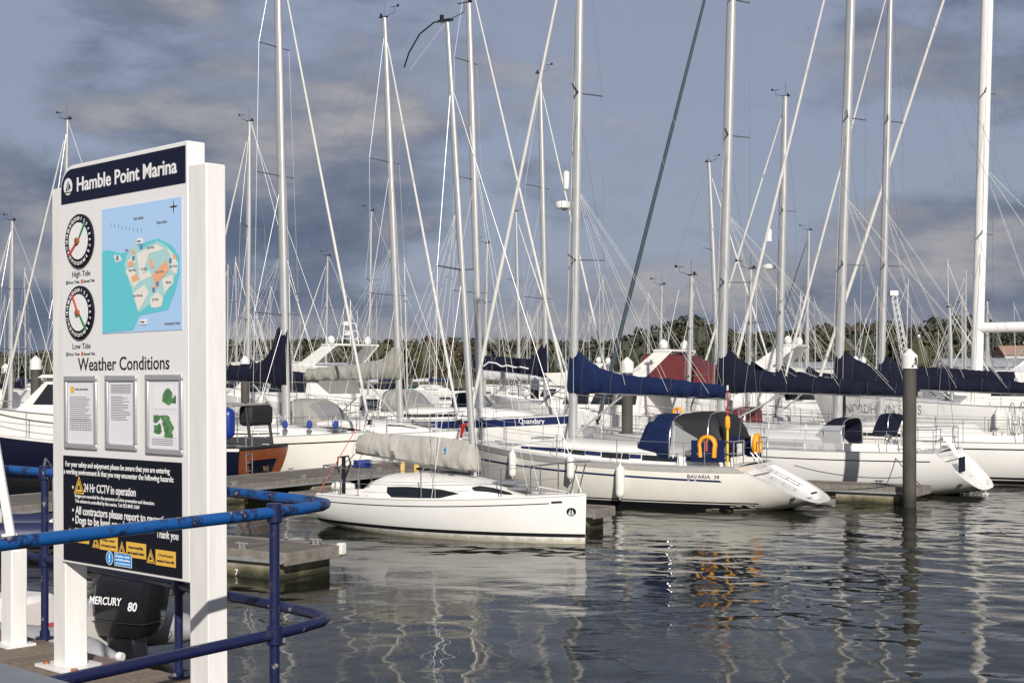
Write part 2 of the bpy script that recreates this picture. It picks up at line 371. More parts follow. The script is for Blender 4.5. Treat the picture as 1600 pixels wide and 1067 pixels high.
for k in range(1150):
    px = rng.uniform(-220, 1820); depth = SHORE + 22 + rng.uniform(0, 55); X = (px - 800) / 2222 * depth
    top = skyline(px) * (rng.uniform(.86, 1.16) if k % 3 else rng.uniform(.5, .85)) * depth / 352; rx = rng.uniform(1.8, 5.6); base = 2.2
    hue0 = float(np.clip(rng.normal(.36 + .14 * math.sin(px * .011), .24), 0, 1))
    clumps = [(rng.normal(0, rx * .5), rng.normal(0, rx * .5), base + (top - base) * rng.uniform(.12, .9), rng.uniform(.9, 2.3)) for _ in range(13)]
    clumps.append((0, 0, top - 1.0, 1.1)); clumps += [(rng.normal(0, rx * .4), 0, base + (top - base) * q, 1.7) for q in (.2, .4, .6)]
    o0 = len(lv); nn_ = 7                                      # dark solid core so that the sky does not speckle through
    for zz_, rr_ in ((base * .4, .55), (base + (top - base) * .3, .85), (base + (top - base) * .6, .75), (base + (top - base) * .84, .4)):
        for q in range(nn_): lv.append((X + rx * rr_ * rng.uniform(.75, 1.05) * math.cos(6.283 * q / nn_), depth + rx * rr_ * .8 * math.sin(6.283 * q / nn_), zz_ + rng.uniform(-.4, .4)))
    for i_ in range(3):
        for q in range(nn_): lf_.append((o0 + i_ * nn_ + q, o0 + i_ * nn_ + (q + 1) % nn_, o0 + (i_ + 1) * nn_ + (q + 1) % nn_, o0 + (i_ + 1) * nn_ + q)); lh.append(hue0 * .6)
    for cx, cy, cz, cr in clumps:
        hc_ = hue0 + rng.normal(0, .04)
        for _ in range(16):
            d = Vector(rng.normal(size=3)).normalized() * (cr * rng.uniform(.55, 1.05))
            leaf(Vector((X + cx + d.x, depth + cy + d.y, max(1.5, cz + d.z * .9))), rng.uniform(.3, .62), float(np.clip(hc_, 0, 1)), d)
me = bpy.data.meshes.new('wood'); me.from_pydata(lv, [], lf_); me.materials.append(M['foliage'])
at = me.attributes.new('hue', 'FLOAT', 'FACE'); at.data.foreach_set('value', lh)
o = bpy.data.objects.new('wood', me); COL.objects.link(o); tag(o, 'far wood of dark green and russet trees along the opposite bank', 'wood', kind='stuff')

# ------------------------------------------------------------------ pontoons
U = Vector((.53, .848, 0)); V = Vector((.848, -.53, 0)); U.normalize(); V.normalize(); VROT = math.atan2(V.y, V.x)
DECK = .45
def pontoon(name, label, p, rot, L, Wd, pw=.14, floats=3, cleats=(), num=None):
    t = thing(name, label, 'pontoon', (p[0], p[1], 0), rot)          # x along the pontoon, y across it, from p to the left
    pm = MB().box((0, Wd / 2, 0), (pw - .012, Wd - .16, .04)).mesh('plank', 'plank', False)
    n = int(L / pw)
    for i in range(n):
        o = bpy.data.objects.new('plank', pm); COL.objects.link(o); o.parent = t
        o.location = (pw * (i + .5), 0, DECK - .02 + random.uniform(-.004, .004)); o.rotation_euler = (random.uniform(-.002, .002), 0, random.uniform(-.004, .004))
    for y in (.04, Wd - .04):
        MB().box((L / 2, y, DECK - .07), (L, .08, .17)).build('edge_beam', 'timber_edge', t, bevel=.008)
    for y in (.0, Wd):
        MB().box((L / 2, y + (-.012 if y == 0 else .012), DECK - .14), (L - .05, .022, .05)).build('rubbing_strip', 'galv', t)
    for x in (.0, L): MB().box((x, Wd / 2, DECK - .1), (.05, Wd - .03, .2)).build('end_beam', 'timber_edge', t, bevel=.008)
    for i in range(floats):
        x = L * (i + .62) / floats; fw = min(1.7, L / floats * .62)
        prof = [(x - fw / 2 + .08, -.5), (x + fw / 2 - .08, -.5), (x + fw / 2, -.3), (x + fw / 2, DECK - .17), (x - fw / 2, DECK - .17), (x - fw / 2, -.3)]
        f = MB().prism(prof, .08, Wd - .08).build('float', 'float_concrete', t, bevel=.02)
        if num and i == floats - 1:
            lettering(f, num, x - .1, .02, .14, 'print_white', .078, weight=.02, name='number')
    for x, y in cleats:
        mb = MB(); mb.tube([(x - .13, y, DECK + .09), (x + .13, y, DECK + .09)], .016, 8)
        mb.box((x - .045, y, DECK + .045), (.03, .03, .09)); mb.box((x + .045, y, DECK + .045), (.03, .03, .09)); mb.box((x, y, DECK + .004), (.16, .06, .008))
        mb.build('cleat', 'galv', t)
    return t
# near finger whose tip shows under the rail; the walkway; the fingers between the berths
pontoon('finger_pontoon', 'near wooden finger pontoon on a concrete float, behind the blue railing', (-3.72 - V.x * 5.5, 23.2 - V.y * 5.5), VROT, 5.5, 1.5, floats=2, cleats=[(4.4, .2), (5.1, 1.28)], num='7')
UROT = math.atan2(U.y, U.x)
MB().box((5.52, 1.46, DECK - .06), (.12, .14, .2)).build('corner_fender', 'fender_white', bpy.data.objects['finger_pontoon'], bevel=.02)
wp = Vector((-6.2, 38.9, 0)) - U * 14
pontoon('walkway_pontoon', 'long grey planked walkway pontoon running between the two rows of boats', (wp.x, wp.y), UROT, 40, 2.6, pw=.16, floats=9, cleats=[(4, .2), (9, .2), (12.2, .2), (13.5, 2.4), (15, .2), (17.0, 2.4), (18.5, .2), (22, 2.4)])
e1 = Vector((1.75, 30.7, 0)); s1 = e1 - V * 8.6
pontoon('finger_pontoon', 'planked finger pontoon behind the small white sloop in front', (s1.x, s1.y), VROT, 8.6, 1.0, floats=3, cleats=[(2, .15), (6, .85)])
e2 = Vector((10.35, 36.35, 0)); s2 = e2 - V * 10.5
pontoon('finger_pontoon', 'planked finger pontoon beside the steel pile marked A', (s2.x, s2.y), VROT, 10.5, 1.25, floats=3, cleats=[(9.2, .95), (5, .2)])
e0 = Vector((-9.4, 46.4, 0)); s0 = e0 - V * 7
pontoon('finger_pontoon', 'short finger pontoon between navy hull and the yacht with black line', (s0.x, s0.y), VROT, 7.0, 1.0, floats=2, cleats=[(6.2, .15)])

# ------------------------------------------------------------------ hulls and yachts
class Hull:
    def __init__(s, L, B, fs, fb, rs=.3, rb=.3, draft=.5, tw=.75, tm=.4, zb=.05, e1=.55, e2=1.05, pb=2.2, sag=.08):
        s.__dict__.update(locals())
    def bd(s, t):
        if t < s.tm: return s.B / 2 * (s.tw + (1 - s.tw) * math.sin(math.pi / 2 * t / s.tm))
        return s.B / 2 * max(.004, 1 - ((t - s.tm) / (1 - s.tm)) ** s.pb)
    def zs(s, t): return s.fs + (s.fb - s.fs) * t ** 1.5 - s.sag * math.sin(math.pi * t)
    def zk(s, t):
        k = s.zb + (-s.draft - s.zb) * math.sin(min(1, t / .5) * math.pi / 2)
        return k + (.15 * s.draft * max(0, (t - .6) / .4))
    def xz(s, t, z):
        zs, zk = s.zs(t), s.zk(t) if t < .3 else min(0, s.zk(t))
        f = min(1, max(0, (z - max(zk, 0)) / (zs - max(zk, 0)))); g = min(1.2, 1 - z / zs)
        return s.L * t + s.rs * (1 - t) * f - s.rb * t ** 4 * g
    def yz(s, t, z):
        zk, zs = s.zk(t), s.zs(t); q = min(1, max(0, (z - zk) / (zs - zk)))
        ca = (1 - q) ** (1 / s.e2); sa = math.sqrt(max(0, 1 - ca * ca))
        return s.bd(t) * sa ** s.e1
    def pt(s, t, z, side, off=0): return (s.xz(t, z), side * (s.yz(t, z) + off), z)
    def td(s, x): return min(1, max(0, (x - s.rs) / (s.L - s.rs)))          # station of a deck point
    def deck(s, x, fy=0): t = s.td(x); return (x, fy * s.bd(t), s.zs(t))
    def tz(s, x, z):                                                      # station where the side at height z has that x
        a, b_ = 0, 1
        for _ in range(30):
            m_ = (a + b_) / 2
            if s.xz(m_, z) < x: a = m_
            else: b_ = m_
        return (a + b_) / 2
    def mesh(s, recess=0, nt=30, na=12):
        mb = MB(); rings = []
        for i in range(nt + 1):
            t = i / nt; t = t if t < .7 else t; zk, zs = s.zk(t), s.zs(t); half = []
            for j in range(na + 1):
                a = j / na * math.pi / 2; z = zk + (zs - zk) * (1 - math.cos(a) ** s.e2 if a < math.pi / 2 - 1e-6 else 1)
                half.append((s.xz(t, z), s.bd(t) * math.sin(a) ** s.e1, z))
            rings.append([(x, -y, z) for x, y, z in half[::-1]] + half[1:])
        mb.loft(rings, cap=False, closed=False)
        r0 = [Vector(p) for p in rings[0]]
        if not recess: mb.add(r0, [tuple(range(len(r0)))]); return mb, None
        c = sum(r0, Vector()) / len(r0); c.z = (r0[0].z + min(p.z for p in r0)) / 2; c.x = s.xz(0, c.z)
        inn = [c + (p - c) * .84 for p in r0]; n = len(r0)
        mb.add(r0 + inn, [(i, i + 1, n + i + 1, n + i) for i in range(n - 1)] + [(n - 1, 0, n, 2 * n - 1)])
        zt = r0[0].z; zl = min(p.z for p in r0); nrm = Vector((zt - zl, 0, -(s.rs))).normalized()
        dp = [p + nrm * recess for p in inn]
        rb = MB(); rb.add(inn + dp, [(i, i + 1, n + i + 1, n + i) for i in range(n - 1)] + [(n - 1, 0, n, 2 * n - 1)] + [tuple(range(n, 2 * n))])
        return mb, rb
    def strip(s, z0, z1, t0=0, t1=1, sides=(-1, 1), off=.004, n=40, taper=None):
        mb = MB()
        for sd_ in sides:
            rows = []
            for i in range(n + 1):
                t = t0 + (t1 - t0) * i / n; a = z0(t) if callable(z0) else z0; b_ = z1(t) if callable(z1) else z1
                rows.append([s.pt(t, a, sd_, off), s.pt(t, (a + b_) / 2, sd_, off), s.pt(t, b_, sd_, off)])
            mb.grid(rows)
        return mb
    def text(s, parent, body, x, z, size, side, m, width, weight=0, fwd=1, name='lettering'):
        me, co = text_mesh(body, size, width, weight, extrude=0)   # letters wrapped on the hull side, reading left to right from outside
        new = []
        for cx, cy, cz in co:
            xx = x + (cx if side < 0 else -cx); zz = z + cy; t = s.tz(xx, zz); new.append((xx, side * (s.yz(t, zz) + .007), zz))
        me.vertices.foreach_set('co', np.array(new).ravel()); me.materials.clear(); me.materials.append(M[m]); me.update()
        o = bpy.data.objects.new(name, me); COL.objects.link(o); o.parent = parent; return o

def line(root, pts, r, m, name, n=4):
    return MB().tube(pts, r, n).build(name, m, root, smooth=n > 4)
def coachroof(root, H, prof, wid, m='deck_white', wins=(), name='coachroof', wm='glass_dark', sh=(.72, .88, .95, .5)):
    x0, x1 = prof[0][0], prof[-1][0]; n = 26; rings = []
    def sec(x):
        h = ip(x, prof); w = ip(x, wid); z = H.zs(H.td(x)) - .03
        a_, b_, c_, d_ = sh; return [(-w, z), (-w * .97, z + h * a_), (-w * b_, z + h * c_), (-w * d_, z + h * 1.04), (0, z + h * 1.08), (w * d_, z + h * 1.04), (w * b_, z + h * c_), (w * .97, z + h * a_), (w, z)]
    for i in range(n + 1):
        x = x0 + (x1 - x0) * i / n; rings.append([(x, y, z) for y, z in sec(x)])
    c = MB().loft(rings, cap=True, closed=False).build(name, m, root, sharp=50)
    for (a, b_, lo, hi, k) in wins:                       # window between x a..b; lo/hi tables give the fraction up the side
        for sd_ in (-1, 1):
            rows = []
            for i in range(15):
                x = a + (b_ - a) * i / 14; s0 = sec(x); u = (x - a) / (b_ - a)
                p0, p1 = (s0[0], s0[1]) if k == 0 else (s0[1], s0[2]) if k == 1 else (s0[2], s0[3])
                r = []
                for q in (ip(u, lo), (ip(u, lo) + ip(u, hi)) / 2, ip(u, hi)):
                    r.append((x, sd_ * -(p0[0] + (p1[0] - p0[0]) * q) + sd_ * .007, p0[1] + (p1[1] - p0[1]) * q + (.006 if k else .001)))
                rows.append(r)
            MB().grid(rows).build('window', wm, c)
    return c
def sail_cover(root, xm, zb, L, droop, tab, m, wd=.15, seed=0, fold=1.0):
    rings = []; n = 90
    for i in range(n + 1):
        s_ = i / n * L; h = ip(s_, tab); x = xm - s_; z = zb - droop * s_ / L; w = wd * (.55 + .6 * min(1, h / .5)); ring = []
        nz = lambda k: fold * (mnoise.noise(Vector((s_ * 3.1, k * 1.7, seed))) * .03 - abs(mnoise.noise(Vector((s_ * 4.6 + abs(k - 5) * .42, k * .25, seed + 5)))) * .055 + mnoise.noise(Vector((s_ * 11 + abs(k - 5) * .9, k * .4, seed + 9))) * .014)
        for k, (fy, fz) in enumerate([(0, -.10), (-.75, -.04), (-1, .18), (-.85, .45), (-.5, .78), (0, 1), (.5, .78), (.85, .45), (1, .18), (.75, -.04)]):
            zz = fz * h + (-.08 if fz < 0 else 0)
            ring.append((x + nz(k) * .4, fy * w + nz(k) * 1.2, z + zz + nz(k + 3) * (.7 if fz > .3 else .3)))
        rings.append(ring)
    cv_ = MB().loft(rings).build('sail_cover', m, root, sharp=60)
    if L > 2.5:
        for j in range(9, n - 4, max(8, int(n * .85 / L))):
            c = sum((Vector(p) for p in rings[j]), Vector()) / len(rings[j])
            MB().tube([c + (Vector(p) - c) * 1.03 for p in rings[j]], .008, 4, closed=True).build('lashing', 'rope_dark' if m != 'canvas_grey' else 'canvas_stone', cv_)
    return cv_
def yacht(name, label, stern, head, L, B, fs, fb, mast, boom=None, cover=None, group=None, rs=.3, rb=.35, tw=.72, hull_m='gelcoat', stripes=(), boot=((.0, .11, 'black_stripe'),),
          coach=None, wins=(), spread=(.3, .62), fore='sail_white', fore_r=.045, recess=0, detail=2, cockpit=None, zb=.05, mast_r=.085, toe='alu', draft=.5, mast_m='alu', pulpit_m='steel', frac=.97, shroud_w=.9, top=True, spr_len=None, back=True, heel=0, sag=.08, pb=2.2):
    hv = Vector((head[0], head[1], 0)).normalized()
    root = thing(name, label, 'yacht', (stern[0], stern[1], 0), math.atan2(hv.y, hv.x), group)
    H = Hull(L, B, fs, fb, rs=rs, rb=rb, tw=tw, zb=zb, draft=draft, sag=sag, pb=pb); root_data[root.name] = H
    hm, rm = H.mesh(recess); hull = hm.build('hull', hull_m, root, sharp=40)
    if rm: rm.build('transom_recess', 'gelcoat', hull, sharp=40)
    for z0, z1, sm in boot: H.strip(z0, z1, .0 if zb < z0 else .10, 1.0).build('boot_stripe', sm, hull)
    for z0, z1, sm, t0, t1 in stripes: H.strip(lambda t: z0(H, t), lambda t: z1(H, t), t0, t1).build('cove_stripe', sm, hull)
    # deck with a sunk cockpit
    rows = []; fr = [-1, -.62, -.6, -.3, 0, .3, .6, .62, 1]
    xsl = list(np.linspace(rs, L - .02, 34))
    if cockpit: xsl += [cockpit[0] - .01, cockpit[0] + .01, cockpit[1] - .01, cockpit[1] + .01]
    for x in sorted(xsl):
        t = H.td(x); b_ = H.bd(t); z = H.zs(t)
        rows.append([(x, f * (b_ - .004), z - .012 + .06 * (1 - f * f) * min(1, b_) - (.42 if cockpit and cockpit[0] < x < cockpit[1] and abs(f) < .61 else 0)) for f in fr])
    MB().grid(rows).build('deck', 'deck_white', root, sharp=30)
    for sd_ in (-1, 1):
        line(root, [(x, sd_ * (H.bd(H.td(x)) - .015), H.zs(H.td(x)) + .012) for x in np.linspace(rs + .02, L - .03, 26)], .022 if detail > 1 else .03, toe, 'toe_rail')
    if coach: coachroof(root, H, coach[0], coach[1], wins=wins, sh=coach[2] if len(coach) > 2 else (.72, .88, .95, .5))
    if cockpit and detail > 1:
        for sd_ in (-1, 1):
            rings = []
            for x in np.linspace(cockpit[0] - .1, cockpit[1] + .15, 10):
                t = H.td(x); y0 = H.bd(t) * .64; z = H.zs(t) - .02; hh = .24 * (1 if x > cockpit[0] + .3 else .6)
                rings.append([(x, sd_ * (y0 - .02), z), (x, sd_ * y0, z + hh), (x, sd_ * (y0 + .13), z + hh), (x, sd_ * (y0 + .2), z)])
            MB().loft(rings).build('coaming', 'deck_white', root, sharp=50)
            xw = cockpit[0] + (cockpit[1] - cockpit[0]) * .6; t = H.td(xw)
            MB().lathe([(.07, 0), (.06, .07), (.05, .09), (.075, .15), (.05, .17)], (xw, sd_ * (H.bd(t) * .64 + .07), H.zs(t) + .22), 10).build('winch', 'steel', root)
    # rig
    xm, hm_, rake = mast; tr = math.tan(R(rake)); zd = H.zs(H.td(xm)) + .02
    zfoot = zd
    if coach and coach[0][0][0] < xm < coach[0][-1][0]: zfoot += ip(xm, coach[0]) * 1.0
    htot = hm_ - zfoot
    th_ = math.tan(R(heel))
    mpnt = lambda k, dx=0, dy=0: (xm - tr * htot * k + dx, dy + th_ * htot * k, zfoot + htot * k)
    rings = []
    for k in (0, .25, .5, .7, .85, 1):
        r_ = mast_r * (1 if k < .7 else 1 - .35 * (k - .7) / .3); c = Vector(mpnt(k))
        rings.append([(c.x + 1.35 * r_ * math.cos(a), c.y + r_ * math.sin(a), c.z) for a in np.linspace(0, 2 * math.pi, 13)[:-1]])
    mo = MB().loft(rings).build('mast', mast_m, root)
    sl = spr_len or B * .33; tips = {-1: [], 1: []}
    for q, k in enumerate(spread):
        for sd_ in (-1, 1):
            l_ = sl * (1 - .16 * q); a = mpnt(k); e = (a[0] - l_ * .28, a[1] + sd_ * l_, a[2] + .06); tips[sd_].append(e)
            MB().tube([a, e], [.045, .028], 6, ry=.016).build('spreader', 'spreader', mo)
    xc = xm - .25
    for sd_ in (-1, 1):
        cp = (xc, sd_ * H.bd(H.td(xc)) * shroud_w, H.zs(H.td(xc)))
        line(root, [cp] + tips[sd_] + [mpnt(frac)], .007, 'wire', 'cap_shroud')
        if spread:
            line(root, [(xc - .12, cp[1] * .97, cp[2]), mpnt(spread[0] - .012)], .007, 'wire', 'lower_shroud')
            if len(spread) > 1: line(root, [tips[sd_][0], mpnt(spread[1] - .012)], .006, 'wire', 'intermediate_shroud')
            if detail > 1: line(root, [(tips[sd_][0][0], tips[sd_][0][1] * .7, tips[sd_][0][2]), (xc - .2, cp[1] * .6, cp[2] + .1)], .005, 'rope_white', 'flag_halyard')
    bow = (L - .12, 0, H.zs(1) + .05); fa = Vector(mpnt(frac)); bo = Vector(bow)
    line(root, [bow, tuple(fa)], .009 if fore else .005, 'wire', 'forestay')
    if fore:
        d = fa - bo
        MB().tube([bo + d * .02, bo + d * .05, bo + d * .3, bo + d * .72, bo + d * .96], [fore_r * .7, fore_r, fore_r, fore_r * .75, fore_r * .45], 8).build('furled_headsail', fore, root)
        MB().lathe([(.09, 0), (.1, .02), (.05, .05), (.05, .11), (.1, .14), (.09, .16)], tuple(bo + d * .012), 10).build('furling_drum', 'black_stripe', root)
    if back:
        mt = mpnt(1); sp_ = (rs * .9 + .25, 0, mt[2] * .18 + 1.2)
        line(root, [mt, sp_], .007, 'wire', 'backstay')
        for sd_ in (-1, 1): line(root, [sp_, (rs + .1, sd_ * H.bd(0) * .75, H.zs(0) + .05)], .006, 'wire', 'backstay_leg')
    # halyards along the mast
    for k in range(3 if detail > 1 else 1):
        yy = (-.6, .7, .2)[k] * mast_r * 1.6; line(root, [(xm + .16 + .05 * k, yy, zfoot + .05), mpnt(.96 - .1 * k, .02, yy * .6)], .006, ('rope_white', 'rope_white', 'wire')[k], 'halyard')
    if top:
        t_ = mpnt(1); mb = MB(); mb.tube([t_, (t_[0] - .05, t_[1] + .1, t_[2] + .55)], .008, 4); mb.tube([t_, (t_[0] + .45, t_[1], t_[2] + .12), (t_[0] + .45, t_[1], t_[2] + .3)], .01, 4)
        mb.box((t_[0] + .45, t_[1], t_[2] + .32), (.34, .015, .02)); mb.box((t_[0] + .6, t_[1], t_[2] + .34), (.1, .012, .09)); mb.lathe([(.05, 0), (.05, .12)], (t_[0] - .1, t_[1] - .06, t_[2]), 6); mb.box((t_[0] - .05, t_[1], t_[2] + .01), (.34, .12, .04))
        mb.build('masthead_gear', 'black_stripe', mo)
    if boom:
        bz, bl, dr = boom; xb = xm - tr * (bz - zfoot) - .1
        MB().tube([(xb, 0, bz - .06), (xb - bl, 0, bz - dr - .06)], .075, 10, ry=.10).build('boom', mast_m, root)
        line(root, [(xb - bl * .33, 0, bz - .15), (xm - .12, 0, zfoot + .12)], .032, 'alu', 'kicker', 6)
        line(root, [(xb - bl * .96, 0, bz - dr), mpnt(1, -.1)], .005, 'wire', 'topping_lift')
        if detail > 1:
            xs_ = xb - bl * .9
            for dx_ in (-.06, 0, .06): line(root, [(xs_ + dx_, 0, bz - dr - .15), (xs_ + dx_ * 2, .02, H.zs(H.td(max(rs, xs_))) + .25)], .006, 'rope_white', 'mainsheet')
        for sd_ in (-1, 1):                                     # lazy jacks
            jt = mpnt(spread[0] + .12 if spread else .4, -.05, sd_ * .06)
            for q in (.35, .62, .88): line(root, [(xb - bl * q, sd_ * .16, bz - dr * q), jt], .0045, 'rope_white', 'lazy_jack')
        if cover: sail_cover(root, xb + .22, bz, bl + .12, dr, cover[1], cover[0], seed=len(root_data) * 3.3, wd=cover[2] if len(cover) > 2 else .15)
    # guard rails
    if detail > 0:
        xs_ = list(np.arange(rs + 1.3, L - 1.1, 1.75)); rr = .0125
        for sd_ in (-1, 1):
            tops = []
            for x in xs_:
                t = H.td(x); y = sd_ * (H.bd(t) - .06); z = H.zs(t); tops.append((x, y, z + .6))
                line(root, [(x, y, z), (x, y, z + .62)], .012, pulpit_m, 'stanchion', 5)
            p1 = (L - 1.0, sd_ * (H.bd(H.td(L - 1.0)) - .03), H.zs(H.td(L - 1.0)) + .62); q1 = (rs + .7, sd_ * (H.bd(H.td(rs + .7)) - .05), H.zs(H.td(rs + .7)) + .62)
            line(root, [q1] + tops + [p1], .006, 'wire', 'lifeline'); line(root, [(p[0], p[1], p[2] - .3) for p in [q1] + tops + [p1]], .005, 'wire', 'lifeline')
        mb = MB(); zb_ = H.zs(1)
        for dz in (.64, .32):
            if dz == .64: mb.tube([(L - 1.0, -H.bd(H.td(L - 1.0)) + .03, H.zs(H.td(L - 1)) + dz), (L - .5, -H.bd(H.td(L - .45)), zb_ + dz), (L + .0, -.16, zb_ + dz + .04), (L + .06, 0, zb_ + dz + .04), (L + .0, .16, zb_ + dz + .04), (L - .5, H.bd(H.td(L - .45)), zb_ + dz), (L - 1.0, H.bd(H.td(L - 1)) - .03, H.zs(H.td(L - 1)) + dz)], .0135, 6)
        for sd_ in (-1, 1):
            for x, xt in ((L - 1.0, L - 1.0), (L - .3, L - .12)):
                t = H.td(x); mb.tube([(x, sd_ * max(.05, H.bd(t) - .03), H.zs(t)), (xt, sd_ * max(.12, H.bd(t) - .02), H.zs(t) + .64)], .0135, 6)
        mb.build('pulpit', pulpit_m, root)
        x = rs + .06; b0 = H.bd(0) - .06; z = H.zs(0)
        for sd_ in (-1, 1):
            mb = MB()
            for dz in (.64, .34): mb.tube([(x + .75, sd_ * (H.bd(H.td(x + .75)) - .05), z + dz), (x + .1, sd_ * b0, z + dz), (x, sd_ * (b0 - .15), z + dz), (x - .02, sd_ * b0 * .45, z + dz)], .0135, 6)
            for xx, yy in ((x + .7, H.bd(H.td(x + .7)) - .05), (x + .02, b0 - .1), (x, b0 * .45)): mb.tube([(xx, sd_ * yy, z - .02), (xx, sd_ * yy, z + .64)], .0135, 6)
            mb.build('pushpit', pulpit_m, root)
        for x in (L - 1.5, xm + .9):
            t = H.td(x); zz = H.zs(t) + .05 + (ip(x, coach[0]) * 1.06 if coach and coach[0][0][0] < x < coach[0][-1][0] else 0)
            MB().box((x, 0, zz), (.5, .5, .05)).build('hatch', 'vinyl_grey', root, bevel=.01)
        if detail > 1:
            for sd_ in (-1, 1):
                for x in (L - .9, rs + .5):
                    t = H.td(x); MB().tube([(x - .12, sd_ * (H.bd(t) - .12), H.zs(t) + .06), (x + .12, sd_ * (H.bd(t) - .12), H.zs(t) + .06)], .014, 6).box((x, sd_ * (H.bd(t) - .12), H.zs(t) + .03), (.07, .03, .06)).build('cleat', 'steel', root)
            MB().tube([(L + .18, 0, zb_ - .12), (L - .3, 0, zb_ + .06)], .03, 6).box((L + .12, 0, zb_ - .16), (.16, .26, .06)).build('anchor', 'galv', root)
    return root
root_data = {}
def HD(root): return root_data[root.name]
def sprayhood(root, xf, xr, w, zb, h, m, win=True, name='sprayhood', steep=1.45):
    def arc(k, n=13):                                   # k 0 front .. 1 rear
        x = xf + (xr - xf) * k; hh = h * (.06 + .94 * math.sin(min(1, k * steep) * math.pi / 2)); wk = w * (.9 + .1 * k)
        return [(x - .06 * (1 - abs(math.cos(a))), wk * math.copysign(abs(math.cos(a)) ** .55, math.cos(a)), zb + hh * math.sin(a) ** .6 if a not in (0, math.pi) else zb) for a in [i / (n - 1) * math.pi for i in range(n)]]
    sh = MB().grid([arc(i / 10) for i in range(11)]).build(name, m, root, sharp=60)
    so = sh.modifiers.new('thick', 'SOLIDIFY'); so.thickness = .012
    MB().tube(arc(1.01), .014, 6).build('hoop', 'steel', sh)
    if win:
        for i0, i1 in ((3, 5), (5, 7), (7, 9)):
            rows = []
            for k in (.14, .24, .36, .48):
                a_ = arc(k); rows.append([(p[0] + .018, p[1] * 1.01, p[2] + .012) for p in a_[i0:i1 + 1]])
            rows = [[Vector(r[0]).lerp(r[1], .15), r[1], Vector(r[-2]).lerp(r[-1], .85)] for r in rows]
            MB().grid(rows).build('window', 'vinyl_grey', sh)
    return sh
def fender(label, root, x, side, ztop, ln, r, m='fender_white', off=0):
    H = HD(root); t = H.td(x); zc = ztop - ln / 2; y = side * (H.yz(H.tz(x, zc), zc) + r + .012 + off)
    t0 = thing('fender', label, 'fender', wpt(root, (x, y, ztop - ln)), root.rotation_euler.z, 'fenders hung over the topsides')
    MB().lathe([(.015, -.06), (.03, -.02), (r * .6, .0), (r * .92, r * .4), (r, r), (r, ln - r), (r * .92, ln - r * .4), (r * .55, ln), (.03, ln + .03), (.02, ln + .08)], n=14).build('body', m, t0)
    zt = H.zs(t) + .3; yy = side * (H.bd(t) - .06); p = (0, yy - y, zt - (ztop - ln))
    MB().tube([(0, 0, ln + .06), p], .008, 5).build('lanyard', 'rope_white', t0)
    return t0
def horseshoe(label, loc, rz, s=1):
    t0 = thing('lifebuoy', label, 'lifebuoy', loc, rz, 'yellow horseshoe lifebuoys')
    pts = [(.2 * s * math.cos(a), 0, .2 * s * math.sin(a)) for a in np.linspace(R(-20), R(200), 14)]
    pts = [(pts[0][0] * .93, 0, -.3 * s)] + pts + [(pts[-1][0] * .93, 0, -.3 * s)]
    MB().tube(pts, .10 * s, 10, ry=.06 * s).build('float', 'orange_yellow', t0)
    MB().box((0, -.065 * s, -.02), (.05, .02, .25)).build('strap', 'rope_red', t0)
    MB().box((-.2 * s, -.075 * s, -.22 * s), (.09, .01, .05)).build('patch', 'print_grey', t0)
    return t0

# --- small sloop in front
ea = R(35); EH = (math.cos(ea), -math.sin(ea)); EL = 6.6
elan = yacht('small_sloop', 'small white sloop with beige sail cover and long dark cabin window', (1.48 - EL * EH[0], 28.3 - EL * EH[1]), EH, EL, 2.35, .74, .97,
    (EL - 2.78, 10.9, 4.2), boom=(1.46, 3.12, -.30), cover=('canvas_grey', [(0, .22), (.12, .50), (.6, .50), (1.8, .44), (2.9, .36), (3.24, .28)], .2), rs=.22, rb=.03, tw=.82, zb=.06, draft=.3, mast_r=.055,
    boot=((.13, .20, 'black_stripe'),), coach=([(1.3, .10), (1.45, .36), (1.75, .47), (2.6, .50), (3.6, .44), (4.6, .27), (5.35, .03)], [(1.3, .80), (3, .80), (4.2, .68), (5.35, .30)], (.58, .74, .90, .42)),
    wins=[(2.1, 3.95, [(0, .50), (.06, .18), (.75, .18), (1, .62)], [(0, .94), (.4, .97), (.75, .90), (1, .66)], 0), (4.2, 5.05, [(0, .5), (.1, .02), (.9, .02), (1, .4)], [(0, .6), (.14, .98), (.9, .98), (1, .6)], 1)],
    spread=(.45,), fore=None, detail=1, cockpit=(.3, 1.2), toe='deck_white', frac=.86, spr_len=.62, sag=.03, back=False, pb=2.0)
H = HD(elan)
H.strip(lambda t: H.zs(t) - .135, lambda t: H.zs(t) - .115, .01, .90).build('cove_stripe', 'black_stripe', elan)
H.strip(lambda t: H.zs(t) - .128, lambda t: H.zs(t) - .085, .905, .935).build('stripe_tip', 'black_stripe', elan)
H.text(elan, 'elan 210', 1.5, .98, .1, -1, 'print_dark', .42)
